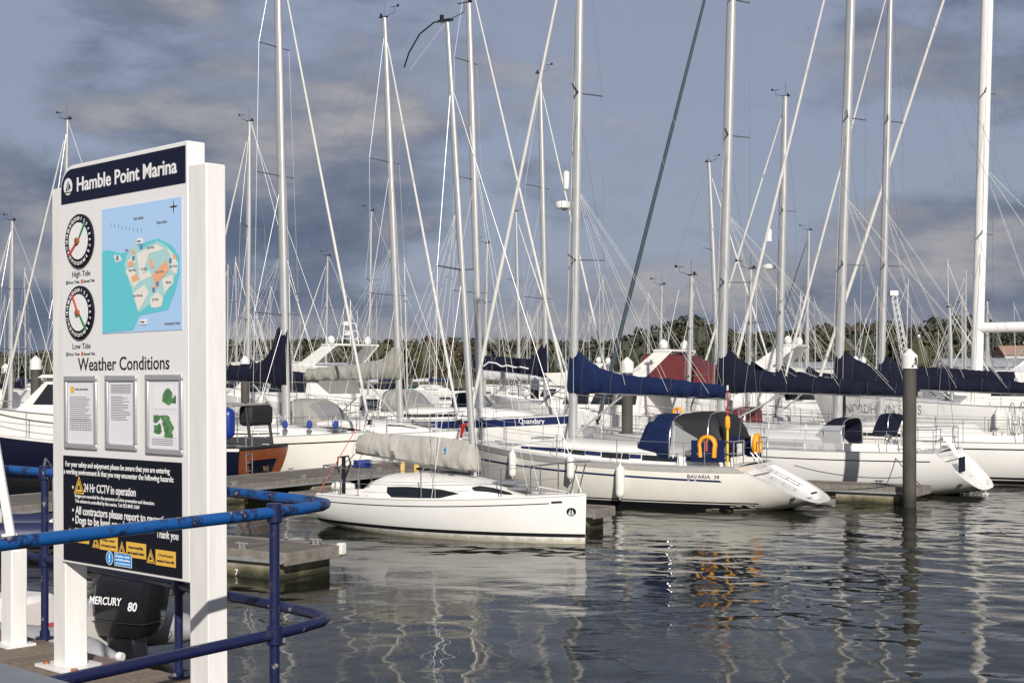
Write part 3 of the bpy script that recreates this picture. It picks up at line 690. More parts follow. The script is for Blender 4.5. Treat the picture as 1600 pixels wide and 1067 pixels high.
# badge at the bow: dark disc with a pale sail
bt = H.tz(EL - .22, .72)
def disc(xc, zc, r, off, n=18):
    c = [(xc + r * math.cos(2 * math.pi * k / n), zc + r * math.sin(2 * math.pi * k / n)) for k in range(n)]
    return MB().add([(x, -(H.yz(H.tz(x, z), z) + off), z) for x, z in c], [tuple(range(n))])
b_ = disc(EL - .26, .64, .085, .006).build('badge', 'sign_navy', elan)
MB().add([(x, -(H.yz(H.tz(x, z), z) + .009), z) for x, z in ((EL - .28, .60), (EL - .27, .70), (EL - .31, .61))], [(0, 1, 2)]).build('badge_sail', 'print_white', b_)
MB().add([(x, -(H.yz(H.tz(x, z), z) + .009), z) for x, z in ((EL - .32, .595), (EL - .20, .595), (EL - .22, .58), (EL - .30, .58))], [(0, 1, 2, 3)]).build('badge_hull', 'print_white', b_)
MB().add([(x, -(H.yz(H.tz(x, z), z) + .009), z) for x, z in ((EL - .25, .61), (EL - .245, .69), (EL - .215, .61))], [(0, 1, 2)]).build('badge_sail', 'print_white', b_)
# flicker batten and backstay at the masthead, outboard bracket, jib sheets
tp = Vector((EL - 2.78 - math.tan(R(4.2)) * 9.7, 0, 10.9))
MB().tube([tp + Vector((-.0, 0, 0)), tp + Vector((-.35, 0, .02)), tp + Vector((-.75, 0, -.18)), tp + Vector((-1.05, 0, -.55)), tp + Vector((-1.18, 0, -.85))], .017, 5).build('backstay_flicker', 'black_stripe', elan)
line(elan, [tuple(tp + Vector((-1.0, 0, -.9))), (.3, 0, .9)], .006, 'wire', 'backstay'); line(elan, [tuple(tp), tuple(tp + Vector((-1.0, 0, -.9)))], .006, 'rope_white', 'flicker_line')
MB().tube([(2.7, -.1, 1.33), (3.9, -.12, 1.3)], .018, 6).build('handrail', 'black_stripe', elan)
MB().tube([(2.7, .1, 1.33), (3.9, .12, 1.3)], .018, 6).build('handrail', 'black_stripe', elan)
for k in range(5):
    MB().box((2.2 + .3 * k, .18 - .1 * k, 1.32), (.12, .06, .05)).build('deck_block', 'black_stripe', elan)
line(elan, [(EL - .3, -.1, .97), (EL - .3, 0, 1.05), (EL - .6, .2, 1.0), (EL - 1.2, .1, 1.08), (EL - 1.1, -.15, 1.06)], .012, 'rope_white', 'mooring_line', 5)
for yy in (-.3, .12): line(elan, [(EL - 1.2, yy, 1.0), (EL - 1.65, yy * .6, 2.6), (EL - 2.9, 0, 8.6)], .005, 'rope_white', 'jib_halyard')
line(elan, [(.9, .6, 1.05), (1.0, .7, 1.9)], .009, 'rope_white', 'sheet'); line(elan, [(1.1, .5, 1.05), (1.3, .5, 1.9)], .009, 'rope_white', 'sheet')
# tiller pilot crutch that carries the boom: black post with a loop, and a blue badge on the cover
t0 = thing('boom_crutch', 'black boom crutch with a hooped handle at the stern of the small sloop', 'crutch', wpt(elan, (.35, -.2, .3)), elan.rotation_euler.z)
MB().tube([(0, 0, 0), (0, 0, 1.25)], .045, 8).build('post', 'black_stripe', t0)
MB().tube([(-.02, 0, .75), (-.2, 0, 1.0), (-.16, 0, 1.22), (.14, 0, 1.26), (.2, 0, 1.1), (.03, 0, .75)], .022, 6).build('hoop', 'black_stripe', t0)
MB().tube([(EL - 1.05, -.35, 1.0), (EL - 1.0, -.4, 1.0)], .01, 4)
cb = MB().add([(EL - 3.4, -.245, 1.80), (EL - 3.33, -.245, 1.74), (EL - 3.32, -.245, 1.86)], [(0, 1, 2)]).build('cover_badge', 'sign_blue', elan, False)
MB().add([(EL - 3.42, -.247, 1.70), (EL - 3.32, -.247, 1.70), (EL - 3.36, -.247, 1.735)], [(0, 1, 2)]).build('badge_wave', 'sign_blue', cb, False)
tag(MB().lathe([(.05, -.02), (.11, .02), (.13, .1), (.13, .55), (.11, .63), (.05, .67)], (0, 0, 0), 12, 'x').build('fender', 'fender_white'), 'white fender lying on the pontoon edge behind the small sloop', 'fender', 'fenders hung over the topsides')
fo = bpy.data.objects['fender']; fo.location = (-4.55, 36.2, .52); fo.rotation_euler = (0, 0, VROT)

# --- cruising yacht with blue sail cover
bh = Vector((-.885, .465, 0)).normalized(); BL = 10.4
bow_ = Vector((-1.41, 40.2, 0)); bs = bow_ - bh * BL
bav = yacht('cruising_yacht', 'cream white cruising yacht with royal blue sail cover and sprayhood', (bs.x, bs.y), bh, BL, 3.55, 1.08, 1.52, (6.95, 17.2, 1.0),
    boom=(3.02, 4.35, .16), cover=('canvas_blue', [(0, .7), (.05, 1.05), (.3, 1.0), (.55, .78), (.9, .56), (1.4, .42), (3, .34), (4.4, .24), (4.5, .18)], .19), rs=1.85, rb=.75, tw=.84, zb=.20, hull_m='gelcoat_cream',
    stripes=((lambda H, t: .70 + .34 * t ** 1.5, lambda H, t: .75 + .34 * t ** 1.5, 'navy_stripe', .10, .985),), boot=((-.03, .15, 'black_stripe'), (.18, .21, 'black_stripe')),
    coach=([(3.2, .18), (3.35, .42), (5.0, .46), (6.9, .42), (7.9, .28), (8.8, .03)], [(3.2, 1.12), (5, 1.16), (7, .98), (8.8, .45)]),
    wins=[(3.5, 4.45, [(0, .35), (1, .35)], [(0, .8), (1, .8)], 0), (4.8, 5.6, [(0, .35), (1, .35)], [(0, .8), (1, .8)], 0), (6.1, 6.7, [(0, .38), (1, .42)], [(0, .8), (1, .8)], 0)],
    spread=(.31, .6), fore_r=.052, recess=.14, cockpit=(2.15, 3.3), mast_r=.095)
H = HD(bav)
for a_, b2 in ((4.47, 4.78), (5.62, 6.08), (6.72, 8.2), (2.6, 3.2)):
    for sd_ in (-1, 1):
        rows = []
        for i in range(6):
            x = a_ + (b2 - a_) * i / 5; w = ip(x, [(3.2, 1.12), (5, 1.16), (7, .98), (8.8, .45)]) if x > 3.25 else H.bd(H.td(x)) * .64 + .215
            z = H.zs(H.td(x)); k = ip(x, [(3.2, .42), (6.9, .40), (8.2, .22)]); rows.append([(x, sd_ * (w - .006 + .012), z + k * .30), (x, sd_ * (w - .012 + .012), z + k * .55)])
        MB().grid(rows).build('window_band', 'navy_stripe', bav)
H.text(bav, 'BAVARIA  38', 3.02, .80, .125, 1, 'navy_stripe', .80, .006)
H.strip(lambda t: H.zs(t) - .13, lambda t: H.zs(t) + .0, .0, .995, off=.012).build('rubbing_band', 'teak_pale', bav)
for k in (0, .16): 
    H.strip(.71, .75, H.tz(2.95 - k, .73), H.tz(3.0 - k, .73), off=.007, n=3).build('stripe_gap', 'gelcoat_cream', bav)
sprayhood(bav, 4.72, 3.72, 1.14, 1.24, 1.10, 'canvas_blue', steep=2.6)
# clear side curtains and black cockpit hood behind the sprayhood
for sd_ in (-1, 1):
    MB().add([(3.7, sd_ * 1.12, 1.3), (2.95, sd_ * 1.15, 1.3), (2.95, sd_ * 1.12, 1.75), (3.62, sd_ * 1.1, 2.2)], [(0, 1, 2, 3)]).build('side_curtain', 'vinyl', bav)
arcf = lambda x, z0, z1: [(x - .05 * abs(f), f * 1.12 * (1 - .10 * max(0, q)), z0 + (z1 - z0) * q) for f, q in ((-1, 0), (-1, .35), (-.96, .7), (-.8, .93), (-.4, 1), (0, 1.02), (.4, 1), (.8, .93), (.96, .7), (1, .35), (1, 0))]
ck = MB().grid([arcf(3.62, 2.12, 2.34), arcf(3.35, 1.95, 2.40), arcf(2.9, 1.70, 2.41), arcf(2.62, 1.62, 2.36), arcf(2.42, 1.62, 2.1), arcf(2.32, 1.62, 1.72)]).build('cockpit_hood', 'canvas_black', bav, sharp=60)
MB().tube(arcf(2.75, 1.62, 2.405), .014, 6).build('hood_hoop', 'steel', ck); MB().tube(arcf(3.66, 1.25, 2.36), .016, 6).build('hood_hoop', 'alu_white', ck)
# dodgers on the aft rail, wheel, ladder, scoop details
for sd_ in (-1, 1):
    MB().grid([[(x, sd_ * (H.bd(H.td(x)) - .05), 1.12 + dz) for x in np.linspace(2.12, 2.95, 6)] for dz in (.08, .3, .62)]).build('rail_dodger', 'canvas_blue', bav)
MB().box((2.18, .45, 1.55), (.05, 1.2, .52)).build('stern_dodger', 'canvas_blue', bav, bevel=.02)
def wheel(root, x, y, z, r, m='steel'):
    w = MB().tube([(x, y + r * math.cos(a), z + r * math.sin(a)) for a in np.linspace(0, 2 * math.pi, 25)[:-1]], .014, 6, closed=True)
    for k in range(5): a = k * 2 * math.pi / 5; w.tube([(x, y, z), (x, y + r * math.cos(a), z + r * math.sin(a))], .008, 5)
    o = w.build('steering_wheel', m, root); MB().tube([(x + .08, y, .8), (x + .08, y, z + .05)], .07, 8).build('pedestal', 'deck_white', root); return o
wheel(bav, 2.75, 0, 1.75, .42)
def scoop_gear(root, H, rs, name='swim_ladder'):
    z0, z1 = H.zk(0), H.zs(0); f = lambda k, y, o=0: (rs * k - .10 * o, y, z0 + (z1 - z0) * k + .04 * o)
    c = f(.86, 0); MB().box((c[0] + .12, 0, c[2] - .06), (.3, H.bd(0) * 1.1, .05)).build('scoop_step', 'deck_white', root, bevel=.02)
    mb = MB()
    for y in (-.16, .16): mb.tube([f(.38, y, .9), f(.6, y, 1.0), f(.93, y, 1.0), (rs + .02, y, z1 + .3)], .012, 6)
    for k in (.42, .58, .74, .9): mb.tube([f(k, -.16, .95), f(k, .16, .95)], .012, 6)
    mb.build(name, 'steel', root)
    MB().lathe([(.06, 0), (.06, .02)], (.5, H.yz(H.tz(.5, .35), .35) + .0, .35), 10, 'y').build('exhaust_outlet', 'rubber', root)
scoop_gear(bav, H, 1.85)
MB().lathe([(.05, 0), (.20, .03), (.22, .12), (.20, .2), (.05, .24)], (7.22, .04, 7.85), 16).build('radar_dome', 'cap_white', bav)
MB().box((7.05, 0, 7.84), (.4, .1, .04)).build('radar_bracket', 'alu', bav)
MB().lathe([(.03, 0), (.085, .04), (.09, .46), (.085, .5), (.02, .54)], (7.1, .08, 8.35), 12).build('radar_reflector', 'cap_white', bav)
MB().tube([(10.25, .35, 1.6), (10.1, .45, 1.95), (9.95, .5, 2.0)], [.03, .07, .02], 6).build('rolled_ensign', 'red', bav)
MB().box((.28, .1, .42), (.05, .3, .04)).box((.28, -.1, .42), (.05, .1, .04)).build('ladder_hinge', 'black_stripe', bav)
fender('long white fender amidships on the cream yacht, directly below the sprayhood', bav, 4.75, 1, 1.05, .78, .115)
fender('shorter white fender forward of amidships on the cream yacht', bav, 6.15, 1, 1.28, .60, .10)
fender('white fender near the bow of the cream yacht, behind the sloop forestay lines', bav, 8.1, 1, 1.30, .66, .10)
horseshoe('yellow horseshoe lifebuoy on the aft rail of the cream yacht', wpt(bav, (2.55, 1.50, 1.62)), bav.rotation_euler.z + math.pi)
def danbuoy(label, p):
    t0 = thing('danbuoy', label, 'danbuoy', p, 0, 'marker poles on stern rails')
    MB().tube([(0, 0, -.2), (0, 0, .95)], .03, 8).build('pole', 'yellow', t0)
    MB().lathe([(.03, .85), (.06, .9), (.07, 1.0), (.06, 1.15), (.03, 1.2)], n=12).build('float', 'orange_yellow', t0)
    MB().tube([(0, 0, 1.2), (0, 0, 1.85)], .016, 6).build('staff', 'red', t0); MB().tube([(0, 0, 1.83), (0, 0, 1.95)], .025, 6).build('lamp', 'cap_white', t0)
    return t0
danbuoy('yellow danbuoy pole with red staff at the stern of the cream yacht', wpt(bav, (2.08, 1.36, 1.15)))
t0 = thing('horseshoe_lifebuoy', 'orange horseshoe lifebuoy with pale rope on the far stern rail of the cream yacht', 'lifebuoy', wpt(bav, (2.1, -1.05, 1.58)), bav.rotation_euler.z + math.pi / 2, 'yellow horseshoe lifebuoys')
MB().tube([(.18 * math.cos(a), 0, .2 * math.sin(a) - (.1 if abs(a - math.pi / 2) > 1.55 else 0)) for a in np.linspace(R(-50), R(230), 14)], .08, 10, ry=.055).build('float', 'orange_yellow', t0)
MB().tube([(.1 + .06 * math.cos(a), -.1, .03 + .18 * math.sin(a)) for a in np.linspace(0, 2 * math.pi, 12)], .025, 6).build('heaving_line', 'rope_white', t0)
MB().box((1.98, .75, 1.5), (.03, .34, .3)).build('rail_bag', 'deck_white', bav, bevel=.02)

# --- the other yachts of the right-hand row (bows to the left)
def below(a, b_): return (lambda H, t: H.zs(t) - a, lambda H, t: H.zs(t) - b_)
CP = lambda x0, x1, h: ([(x0, h * .45), (x0 + .2, h), (x0 + (x1 - x0) * .6, h * .95), (x1 - 1.0, h * .55), (x1, .03)], [(x0, 1.15), (x0 + (x1 - x0) * .5, 1.1), (x1, .42)])
W0 = lambda a, b_: (a, b_, [(0, .36), (1, .4)], [(0, .76), (1, .74)], 0)
hd = Vector((-.87, .5, 0)).normalized()
y2 = yacht('racing_yacht', 'white yacht with navy lettered sail cover and oval transom behind the steel pile', (13.35, 39.8), hd, 12.4, 3.9, 1.2, 1.5, (8.0, 19.0, 1.6),
    boom=(2.98, 6.0, .14), cover=('canvas_navy', [(0, .9), (.06, 1.2), (.4, 1.14), (.75, .86), (1.2, .58), (1.9, .40), (4, .34), (6.1, .24)], .2), rs=1.1, rb=.3, tw=.86, zb=.16,
    stripes=(below(.235, .205) + ('black_stripe', .03, .97),), boot=((.02, .09, 'black_stripe'), (.13, .19, 'black_stripe')), coach=CP(4.3, 10.6, .42), wins=[W0(5.0, 6.4), W0(6.8, 7.8)],
    spread=(.26, .52, .76), fore='sail_teal', fore_r=.07, recess=.12, cockpit=(1.7, 4.2), mast_r=.115)
H = HD(y2); scoop_gear(y2, H, 1.1)
lettering(y2, 'ShoArk', 0, 0, .36, 'print_white', 0, width=.85, weight=.015, shear=.2)
o = y2.children[-1]; o.rotation_euler = (0, R(-2), math.pi); o.location = (5.35, .225, 2.94)
MB().box((.62, .55, .86), (.06, .6, .42)).build('transom_bag', 'canvas_navy', y2, bevel=.02)
sprayhood(y2, 4.9, 3.9, 1.1, 1.3, .8, 'canvas_navy')
# clear cockpit tent: framed panels along the rail
rows = [[(x, H.bd(H.td(x)) - .05 - (.12 if dz > .5 else 0), H.zs(H.td(x)) + dz) for x in np.linspace(3.6, 6.9, 8)] for dz in (.06, .4, .74)]
MB().grid(rows).build('clear_screen', 'vinyl', y2)
for x in (3.6, 4.7, 5.8, 6.9): MB().tube([(x, H.bd(H.td(x)) - .04, H.zs(H.td(x)) + .05), (x, H.bd(H.td(x)) - .16, H.zs(H.td(x)) + .76)], .018, 6).build('screen_batten', 'deck_white', y2)
MB().grid([[(x, y, H.zs(H.td(1.9)) + .55 + .5 * (1 - (y / 1.3) ** 2) + .1 * math.sin(x * 3)) for y in np.linspace(.5, 1.45, 7)] for x in np.linspace(2.2, 2.9, 5)]).build('wheel_cover', 'canvas_navy', y2)
wheel(y2, 2.5, .75, 1.85, .5); wheel(y2, 2.5, -.75, 1.85, .5)
danbuoy('yellow danbuoy at the oval transom behind the steel pile', wpt(y2, (1.9, 1.35, .95)))
t0 = thing('life_raft', 'white life raft canister with navy lid on the foredeck behind the blue boom', 'life raft', wpt(y2, (9.6, .55, H.zs(.8) + .02)), y2.rotation_euler.z)
MB().prism([(-.5, 0), (.5, 0), (.55, .12), (.52, .3), (-.52, .3), (-.55, .12)], -.38, .38).build('tub', 'deck_white', t0, bevel=.05)
MB().prism([(-.5, .3), (.5, .3), (.34, .52), (-.36, .55)], -.36, .36).build('lid_cover', 'canvas_navy', t0, bevel=.04)
MB().tube([(-.58, .4, .16), (.58, .4, .16)], .012, 5).tube([(-.25, .4, 0), (-.25, .4, .3)], .012, 5).tube([(.25, .4, 0), (.25, .4, .3)], .012, 5).build('cradle', 'steel', t0)

off = Vector((.53, .848, 0)) * 5.3; p3 = Vector((13.35, 39.8, 0)) + off - hd * 2.6
y3 = yacht('cruiser_yacht', 'white yacht with twin steering wheels at the right edge, navy boom above', (p3.x, p3.y), hd, 13.0, 4.0, 1.3, 1.55, (8.75, 20.5, 1.9),
    boom=(3.08, 6.1, .22), cover=('canvas_navy', [(0, .8), (.06, 1.15), (.35, 1.08), (.75, .8), (1.3, .52), (2, .38), (4, .34), (6.2, .26)], .2), rs=1.2, tw=.82, zb=.2, stripes=(below(.2, .16) + ('black_stripe', .03, .97),),
    boot=((.03, .14, 'black_stripe'), (.18, .24, 'black_stripe')), coach=CP(5, 11, .4), wins=[W0(6.0, 8.0)], spread=(.28, .54, .78), fore='sail_white', fore_r=.055, recess=.1, cockpit=(1.4, 4.8), mast_r=.12)
for y in (-.85, .85): wheel(y3, 3.0, y, 2.0, .5, 'wire')
H = HD(y3)
for k, xx in enumerate((.3, 1.6)):
    MB().tube([(xx + .35 * math.cos(a), .24, 2.78 + .3 * math.sin(a)) for a in np.linspace(R(190), R(350), 9)], .03, 6).build('reef_line', 'rope_white', y3)

p4 = p3 + Vector((.53, .848, 0)) * 4.6 + hd * 1.4
y4 = yacht('cruiser_yacht', 'white yacht whose slim mast stands just left of pile A, top in view', (p4.x, p4.y), hd, 11.5, 3.7, 1.25, 1.5, (7.35, 18.0, 1.4), boom=(3.3, 4.6, .1),
    cover=('canvas_navy', [(0, .6), (.06, .85), (.25, .8), (.8, .4), (4.7, .25)]), rs=1.0, spread=(.34, .66), fore='sail_white', fore_r=.048, detail=1, coach=CP(4, 9.6, .42), wins=[W0(4.8, 6.8)], mast_r=.1)
# motor sailer with the white boom
pn = Vector((21.5, 53, 0)) - hd * 6.2
ns = yacht('motor_sailer', 'large white motor sailer with tall white mast and thick white boom', (pn.x, pn.y), hd, 16.8, 5.0, 2.0, 2.6, (10.3, 24, 1.6), boom=(5.15, 6.5, 0), rs=.6, rb=1.2, tw=.8, stripes=(below(.62, .56) + ('print_grey', .0, .5),),
    spread=(.3, .55, .78), fore='sail_white', fore_r=.07, detail=1, mast_r=.17, mast_m='alu_white', spr_len=.95)
H = HD(ns); MB().tube([(10.2, 0, 5.15), (3.6, 0, 5.2)], .2, 12).build('boom_sleeve', 'alu_white', ns)
H.text(ns, 'NORDHAVN 56 MS', 15.2, 1.83, .5, 1, 'print_grey', 3.3)
def house(root, pts, y, m='deck_white', name='deckhouse', slope=.88):
    n = len(pts); z0 = min(p[1] for p in pts); z1 = max(p[1] for p in pts); f = lambda p: y * (1 - (1 - slope) * (p[1] - z0) / max(.01, z1 - z0))
    vs = [(p[0], -f(p), p[1]) for p in pts] + [(p[0], f(p), p[1]) for p in pts]
    return MB().add(vs, [tuple(range(n)), tuple(range(2 * n - 1, n - 1, -1))] + [(i, n + i, n + (i + 1) % n, (i + 1) % n) for i in range(n)]).build(name, m, root, sharp=20, bevel=.04)
def panes(parent, ys, z0, z1, xs_, m='glass_dark', slope=0, name='window'):
    for a, b_ in xs_:
        for sd_ in (-1, 1): MB().add([(a, sd_ * (ys + .012), z0), (b_, sd_ * (ys + .012), z0), (b_ - slope, sd_ * (ys - .04), z1), (a - slope * .3, sd_ * (ys - .04), z1)], [(0, 1, 2, 3)]).build(name, m, parent)
dh = house(ns, [(4.0, 2.1), (10.6, 2.2), (9.3, 3.5), (4.6, 3.5)], 1.75); panes(dh, 1.68, 2.55, 3.05, [(5, 6.3), (6.6, 7.9), (8.2, 9.4)], slope=.1)
for a, b_ in ((3.2, 5.0), (5.3, 7.0)):
    for sd_ in (-1, 1): MB().grid([[(x, sd_ * (H.yz(H.tz(x, z), z) + .008), z) for x in np.linspace(a, b_, 5)] for z in (1.45, 1.75)]).build('hull_window', 'glass_dark', ns)
tn = house(ns, [(5.0, 3.4), (8.8, 3.45), (7.4, 4.15), (5.6, 4.2)], 1.6, 'canvas_pale', 'canopy_tent', .8)
house(ns, [(1.2, 2.2), (4.2, 2.2), (3.9, 3.6), (2.0, 3.5)], 1.5, 'canvas_pale', 'aft_tent', .8)

# yachts further back on the right
def back_yacht(label, px, Y, top_px, left=True, L=10.5, m='gelcoat', cov='canvas_navy', rake=1.3, fore='sail_white', spread=(.32, .64), boomz=3.0, mr=.09, head=None, frac=.97, fore_r=.055, name='moored_yacht', hm=None, detail=0, bl=4.2):
    h_ = Vector(head) if head else (hd if left else -hd); h_ = Vector((h_[0], h_[1], 0)).normalized()
    xm = L * .6; X = (px - 800) / 2222 * Y; st = Vector((X, Y, 0)) - h_ * xm; hgt = hm or EYE + (583 - top_px) / 2222 * Y
    return yacht(name, label, (st.x, st.y), h_, L, L * .31, 1.1, 1.4, (xm, hgt, rake), boom=(boomz, bl, .1) if boomz else None, cover=(cov, [(0, .5), (.05, .95), (.35, .85), (.9, .5), (bl + .1, .25)]) if cov else None, rs=.8,
                 hull_m=m, spread=spread, fore=fore, fore_r=fore_r, detail=max(detail, 1 if Y < 72 else 0), coach=CP(L * .35, L * .82, .42), wins=[W0(L * .4, L * .6)], mast_r=mr, frac=frac, boot=((.02, .12, 'navy_stripe'),), group='yachts in the rows behind')
radar_yacht = back_yacht('white yacht with radar dome halfway up its mast, behind the lettered navy boom', 1216, 63, 152, L=11, mr=.13, cov='canvas_navy')
MB().lathe([(.05, 0), (.3, .03), (.32, .14), (.2, .24), (.02, .26)], (6.6 + .42, 0, 8.0), 12).build('radar_dome', 'cap_white', radar_yacht)
MB().lathe([(.02, 0), (.14, .03), (.15, .5), (.12, .58), (.02, .6)], (6.6 + .4, .1, 9.2), 10).build('radar_reflector', 'cap_white', radar_yacht)
back_yacht('yacht with thin pale mast leaning left, left of the tall grey masts', 1124, 78, 252, left=False, L=9.5, mr=.1, rake=2.6, cov=None, boomz=None)
back_yacht('white yacht with slim mast right of the maroon flybridge canopy', 1258, 92, 360, L=9, mr=.09, fore='sail_teal')
back_yacht('white yacht whose bare mast stands behind the teal furled sail', 1030, 74, 445, L=11, mr=.06, cov=None, boomz=None, fore=None)
back_yacht('yacht with navy cover between lettered boom and motor cruiser', 1168, 56, 420, L=11, mr=.07, cov='canvas_navy', fore=None)
back_yacht('yacht with twin thin masts near the crane, blue sail cover', 1487, 95, 480, L=9.5, mr=.1, cov='canvas_blue', left=False)
back_yacht('yacht with yellow spar mast right of the big white mast', 1541, 105, 470, L=10, mr=.1, cov='canvas_blue', rake=.5)

# --- the left-hand row (bows to the right)
hr = Vector((.85, -.53, 0)).normalized()
s = Vector((-4.5, 46.2, 0)) - hr * 10.2
l1 = yacht('white_yacht', 'white yacht with black cove line and navy cover wrapped round its mast', (s.x, s.y), hr, 10.2, 3.4, 1.25, 1.48, (6.5, 18.5, 1.5), boom=(3.2, 4.2, -.1), cover=('canvas_navy', [(0, 1.7), (.1, 1.78), (.5, 1.72), (.62, 1.2), (.95, .7), (1.5, .5), (4.3, .3)], .21), rs=.7,
    stripes=(below(.27, .225) + ('black_stripe', .02, .985),), coach=CP(3.4, 9.0, .38), wins=[(4.6, 7.0, [(0, .45), (1, .45)], [(0, .62), (1, .6)], 0)], spread=(.22, .5, .76), fore='sail_white', fore_r=.048, mast_r=.12, hull_m='gelcoat_cream', rb=.12)
s = Vector((-1.7, 49.4, 0)) - hr * 9.6
l2 = yacht('sleek_sloop', 'sleek white sloop with stone grey boom cover and pointed dark cabin windows', (s.x, s.y), hr, 9.6, 3.2, 1.2, 1.4, (6.9, 16.2, 2.8), boom=(3.35, 4.2, .1), cover=('canvas_stone', [(0, .9), (.08, 1.1), (.35, 1.0), (.8, .6), (1.5, .48), (4.3, .32)], .2), rs=.6,
    coach=([(2.8, .15), (3.1, .5), (5.5, .52), (7.4, .35), (9.0, .03)], [(2.8, 1.1), (5, 1.08), (7, .8), (9, .3)]), wins=[(3.6, 5.9, [(0, .35), (.4, .3), (1, .55)], [(0, .9), (.6, .85), (1, .6)], 0), (6.9, 8.0, [(0, .3), (1, .3)], [(0, .9), (1, .8)], 1)], spread=(.31, .64), fore='sail_white', fore_r=.05, mast_r=.1, rb=.1)
sprayhood(l2, 4.2, 2.5, 1.1, 1.35, 1.1, 'canvas_stone')
horseshoe('orange horseshoe lifebuoy before the stone grey sprayhood on the left row', wpt(l1, (2.2, -1.4, 2.0)), l1.rotation_euler.z)
for k, xx in enumerate((6.6, 7.4, 8.2)): 
    p = wpt(l1, (xx + .9, -HD(l1).bd(HD(l1).td(xx + .9)) + .06, 1.72)); t0 = thing('bollard_cover', ('left', 'middle', 'right')[k] + 'most of three royal blue bags tied to the left row lifelines', 'bag', p, l1.rotation_euler.z, 'blue bags on the lifeline')
    MB().lathe([(.03, .14), (.07, .11), (.10, .02), (.08, -.1), (.02, -.13)], n=9).build('bag', 'rope_blue', t0); MB().tube([(0, 0, .18), (0, .02, .32)], .01, 5).build('tie', 'rope_white', t0)
s = Vector((2.5, 57, 0)) - hr * 12
qd = yacht('blue_band_yacht', 'white yacht with broad blue band and script name along its topsides', (s.x, s.y), hr, 12, 3.8, 1.45, 1.75, (7.5, 21, 2.0), boom=None, rs=.8, stripes=((lambda H, t: H.zs(t) - .36, lambda H, t: H.zs(t) - .05, 'navy_stripe', .02, .985),),
    coach=CP(3.5, 10.5, .5), wins=[W0(4.2, 7)], spread=(.25, .5, .76), fore='sail_white', fore_r=.055, mast_r=.12, detail=1)
HD(qd).text(qd, 'Quandary', 10.0, 1.38, .3, -1, 'print_white', .95, .01)
s = Vector((4.6, 61.5, 0)) - hr * 11
l4 = yacht('navy_cover_yacht', 'white yacht with white script stroke on navy cover and slim mast', (s.x, s.y), hr, 11, 3.6, 1.3, 1.5, (7.4, 16.8, 1.3), boom=(3.4, 4.4, -.4), cover=('canvas_navy', [(0, .6), (.05, 1.5), (.3, 1.3), (.6, .85), (1.0, .55), (4.5, .5)], .2), rs=.8, coach=CP(3.5, 9.6, .45), wins=[W0(4, 6)], spread=(.33, .66), fore='sail_white', fore_r=.048, mast_r=.1, detail=1)
MB().tube([(4.2, -.25, 3.72), (4.5, -.26, 3.9), (4.9, -.26, 3.85), (5.2, -.26, 3.7), (5.5, -.26, 3.75), (5.9, -.26, 3.66), (6.2, -.26, 3.68), (6.6, -.25, 3.6)], .035, 5).build('script_stroke', 'print_white', l4)
back_yacht('yacht with slim white mast right of the sign, masthead antenna in view', 386, 66, 190, left=True, L=10, mr=.1, cov='canvas_navy', boomz=3.2, rake=.6)
back_yacht('yacht with pale mast rising just left of the sign post', 96, 60, 188, left=True, L=10, mr=.09, cov=None, boomz=None, rake=1.6)
back_yacht('yacht with slim mast at the left edge of the photo', 16, 70, 345, left=True, L=9, mr=.11, cov=None, boomz=None, rake=.8)
back_yacht('grey sloop with light grey boom behind the stone sail cover', 756, 76, 380, left=True, L=10, mr=.08, cov='canvas_pale', boomz=3.2, fore=None)
back_yacht('yacht with a thin bare mast behind the blue band yacht bow', 812, 84, 330, left=False, L=10, mr=.08, cov=None, boomz=None)
back_yacht('yacht with a bare thin mast above the white motor cruiser', 508, 95, 400, left=True, L=10, mr=.07, cov='canvas_pale')
back_yacht('yacht with a thin mast between white flybridge and stone cover', 575, 88, 330, left=True, L=10, mr=.06, cov=None, boomz=None, fore=None)

# --- navy hulled classic motor yacht behind the sign
nh = Vector((-.93, .36, 0)).normalized()
t0 = thing('classic_motor_yacht', 'navy hulled classic motor yacht with varnished transom, half hidden by the sign', 'motor yacht', (-7.75, 43.3, 0), math.atan2(nh.y, nh.x))
H = Hull(13, 3.9, 1.15, 1.9, rs=-.25, rb=.9, tw=.72, zb=-.1, draft=.6, pb=2.6); root_data[t0.name] = H
hm_, _ = H.mesh(); hull = hm_.build('hull', 'hull_navy', t0)
H.strip(lambda t: H.zs(t) - .06, lambda t: H.zs(t) + .02, 0, 1, off=.02).build('rubbing_strake', 'deck_white', hull)
H.strip(.0, .12, .0, 1).build('boot_stripe', 'antifoul', hull)
# transom: varnished planking with a navy name board
zz = [-.05, .25, .5, .75, .95, 1.1]
tr_ = MB().grid([[(H.xz(0, z) - .02, f * H.yz(0, z), z) for f in np.linspace(-1, 1, 9)] for z in zz]).build('transom', 'varnish', t0)
MB().grid([[(H.xz(0, z) - .035, y * (.55 + .35 * (z / 1)), z) for y in np.linspace(-.95, .95, 7)] for z in (.1, .3, .55, .78)]).build('name_board', 'hull_navy', tr_)
o = lettering(tr_, 'RE', 0, 0, .22, 'gold', 0, width=.3); o.rotation_euler = (R(-8), 0, -math.pi / 2); o.location = (-.215, -.02, .42)
MB().tube([(-.2, f * H.bd(0), 1.16) for f in np.linspace(-1, 1, 9)], .055, 8).build('stern_rail', 'rubber', tr_)
rows = [[(x, f * (H.bd(H.td(x)) - .01), H.zs(H.td(x)) - .02) for f in (-1, -.5, 0, .5, 1)] for x in np.linspace(-.2, 12.9, 20)]
MB().grid(rows).build('deck', 'teak_grey', t0)
